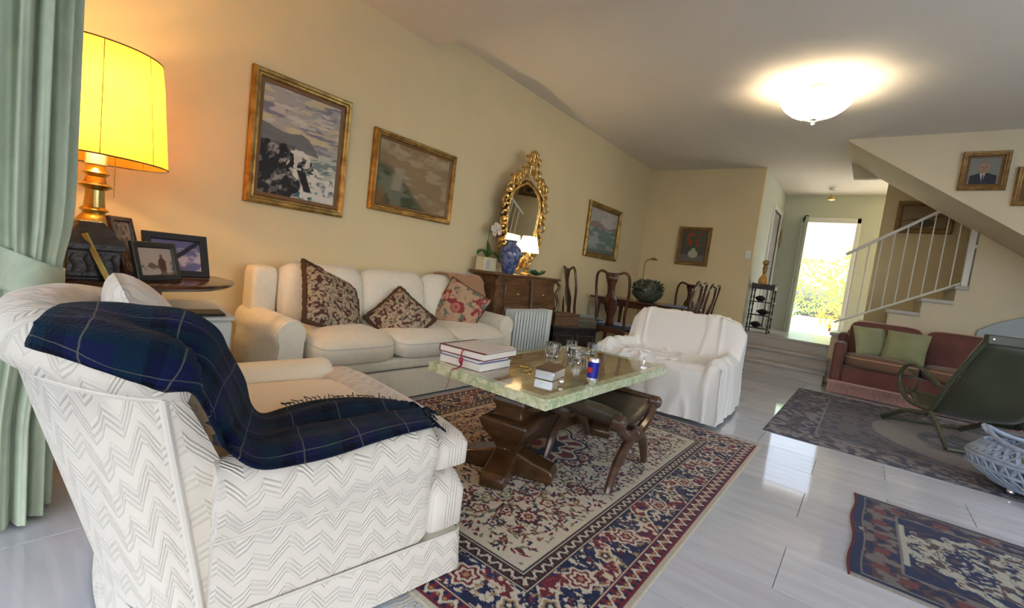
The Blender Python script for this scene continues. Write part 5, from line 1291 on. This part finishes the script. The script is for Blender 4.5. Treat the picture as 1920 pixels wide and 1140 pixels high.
b = B()
for k in range(110):
    y = -.815+k*.01485; b.tube([(-.378,y,.14),(-.384,y+.002,.07),(-.388,y,.012)], [.0045,.006,.0065], n=5)
fo = b.obj('fringe', M['fringe'], PS); fo['kind'] = 'stuff'
for i, (y, rz, x, lb) in enumerate(((.06,.15,-.06,'pale green velvet cushion leaning on the left arm of pink sofa'),(-.13,-.25,-.12,'green cushion in front of the other on the pink sofa'))):
    t = thing('green_cushion', (6.92+x,-.56+.36+y+.12*(1-i)-.06,.645), 0, lb, 'cushion', 'green cushions on the pink sofa'); t.rotation_euler = (0,math.radians(-68),rz+.5*(1-i))
    o, rg = pillow('cover', .36, .38, .12, M['greencush'], t, n=18, edge=.5, pinch=.05); ringtube('piping', rg[::2], .005, M['greencush'], o)
t = thing('curved_headboard', (7.292,-.99,0), 0, 'pale blue curved top panel standing behind the green chair', 'panel')
poly = [(0,.0)]+[(-1.4*k/14, .93+.30*math.sin(PI/2*min(1,(k/14)*1.9))**.8) for k in range(15)]+[(-1.4,0)]
B().prism(poly, 'x', -.024, .024).obj('panel', M['blueboard'], t, smooth=False, bevel=.01)

# ------------------------------------------------------------------ green campaign chair
GC = thing('folding_lounge_chair', (5.19,-.435,.014), math.radians(24.7), 'green leather sling chair with curved X legs seen from behind', 'chair')
# local +x is forwards, -y is the far side
for y in (0,-.62):
    B().tube(catmull([(.43,y,.02),(.30,y,.085),(.12,y,.165),(-.10,y,.205),(-.185,y,.25),(-.40,y,.60),(-.615,y,.90)], 30), np.concatenate([np.linspace(.026,.020,15), np.full(15,.018)]), n=8).obj('leg', M['oliveframe'], GC)
    B().tube(catmull([(-.44,y,.02),(-.37,y,.09),(-.25,y,.20),(-.14,y,.245),(.05,y,.25),(.20,y,.30),(.29,y,.42),(.25,y,.53),(.12,y,.575),(-.04,y,.54),(-.22,y,.47),(-.32,y,.45)], 44), .017, n=8).obj('arm_leg', M['oliveframe'], GC)
    sc_p = [(.13+.12*(1-.6*t)*math.cos(1.2+4.6*t), y, .40+.12*(1-.6*t)*math.sin(1.2+4.6*t)) for t in np.linspace(0,1,22)]
    B().tube(sc_p, .010, n=6).obj('scroll', M['oliveframe'], GC)
for p in ((.43,.02),(-.44,.02),(-.13,.235)):
    B().tube([(p[0],0,p[1]),(p[0],-.62,p[1])], .014, n=8).obj('cross_bar', M['oliveframe'], GC)
B().box((-.65,-.64,.86),(-.60,.02,.93)).obj('head_rail', M['olive'], GC, bevel=.008)
Q = []
for x, z in catmull([(-.605,.90),(-.42,.60),(-.25,.34),(-.12,.25),(.04,.27),(.16,.36)], 22):
    Q.append([(x+.0,yy,z-.03*math.sin(PI*(-yy-.0)/.62)) for yy in np.linspace(-.015,-.605,9)])
surf('sling', np.array(Q), M['olive'], GC, sharp=2).modifiers.new('s','SOLIDIFY').thickness = .012
for y in (-.015,-.60): B().lathe([(.001,-.006),(.012,-.005),(.012,.005),(.001,.006)], (-.64,y,.90), n=12).obj('stud', M['silver'], GC)

# ------------------------------------------------------------------ blue grey lattice basket
BK = thing('lattice_basket', (4.10,-1.12,.008), math.radians(-12), 'blue grey openwork oval basket on ball feet at right edge', 'basket')
def oval(z, n=72):
    k = np.interp(z, [.04,.06,.13,.20,.25,.29,.34], [.72,.80,1.0,.99,.90,.84,.86]); kk = z
    return [(.30*k*math.cos(a), .50*k*math.sin(a), z+(.07*abs(math.sin(a))**6 if z > .28 else 0)) for a in np.linspace(0,2*PI,n+1)[:-1]]
for z, r in ((.045,.012),(.125,.010),(.185,.012),(.205,.010),(.285,.014)): B().tube(oval(z), r, n=8, closed=True).obj('hoop', M['lattice'], BK)
def strips(z0, z1, n, tw, w_):
    A_, B_, C_ = oval(z0,360), oval(z1,360), oval((z0+z1)/2,360)
    for k in range(n):
        for s_ in (-1,1):
            i = int(360*k/n); j = (i+s_*tw) % 360; m_ = (i+s_*tw//2) % 360
            B().tube([A_[i],C_[m_],B_[j]], w_, n=5, flat=.5).obj('lattice_strip', M['lattice'], BK)
strips(.05,.18,46,8,.014); strips(.205,.28,46,7,.013)
B().prism([(p[0]*.97, p[1]*.97) for p in oval(.06)], 'z', .045, .055).obj('base', M['lattice'], BK, smooth=False)
for sx_, sy_ in ((-1,-1),(1,-1),(-1,1),(1,1)): B().ball((sx_*.14,sy_*.27,.022), .022).obj('ball_foot', M['silver'], BK)
for s_ in (-1,1): B().tube(catmull([(-.07,s_*.41,.325),(-.05,s_*.44,.355),(.05,s_*.44,.355),(.07,s_*.41,.325)], 12), .010, n=7).obj('handle', M['lattice'], BK)
for i, (x, y, lb) in enumerate(((-.04,.10,'crumpled cream cloth at the left inside the lattice basket'),(.06,-.16,'crumpled pinkish cloth at the right inside the lattice basket'))):
    t = thing('cloth_bundle', (4.10+x,-1.12+y,.20), 0, lb, 'cloth', 'cloths in the lattice basket')
    Q = []
    for p_ in np.linspace(0.02,PI-.02,14):
        Q.append([(.16*math.sin(p_)*math.cos(a)*(1+.12*math.sin(3*a+p_*4)), .17*math.sin(p_)*math.sin(a)*(1+.12*math.cos(4*a)), -.12*math.cos(p_)*(1+.2*math.sin(5*a+2*p_))) for a in np.linspace(0,2*PI,25)[:-1]])
    surf('cloth', np.array(Q), mat('bundle_%d' % i, ((.50,.46,.33),(.38,.30,.24))[i], .9, bump=.5, bscale=20), t, closed_v=True, sharp=3)

# light switch, sockets
t = thing('light_switch', (7.575,1.53,1.62), 0, 'small white switch plate at the end wall corner', 'switch'); B().box((-.012,-.04,-.06),(0,.04,.06)).obj('plate', M['white'], t, bevel=.003); B().box((-.018,-.012,-.02),(-.012,.012,.02)).obj('rocker', M['white'], t)
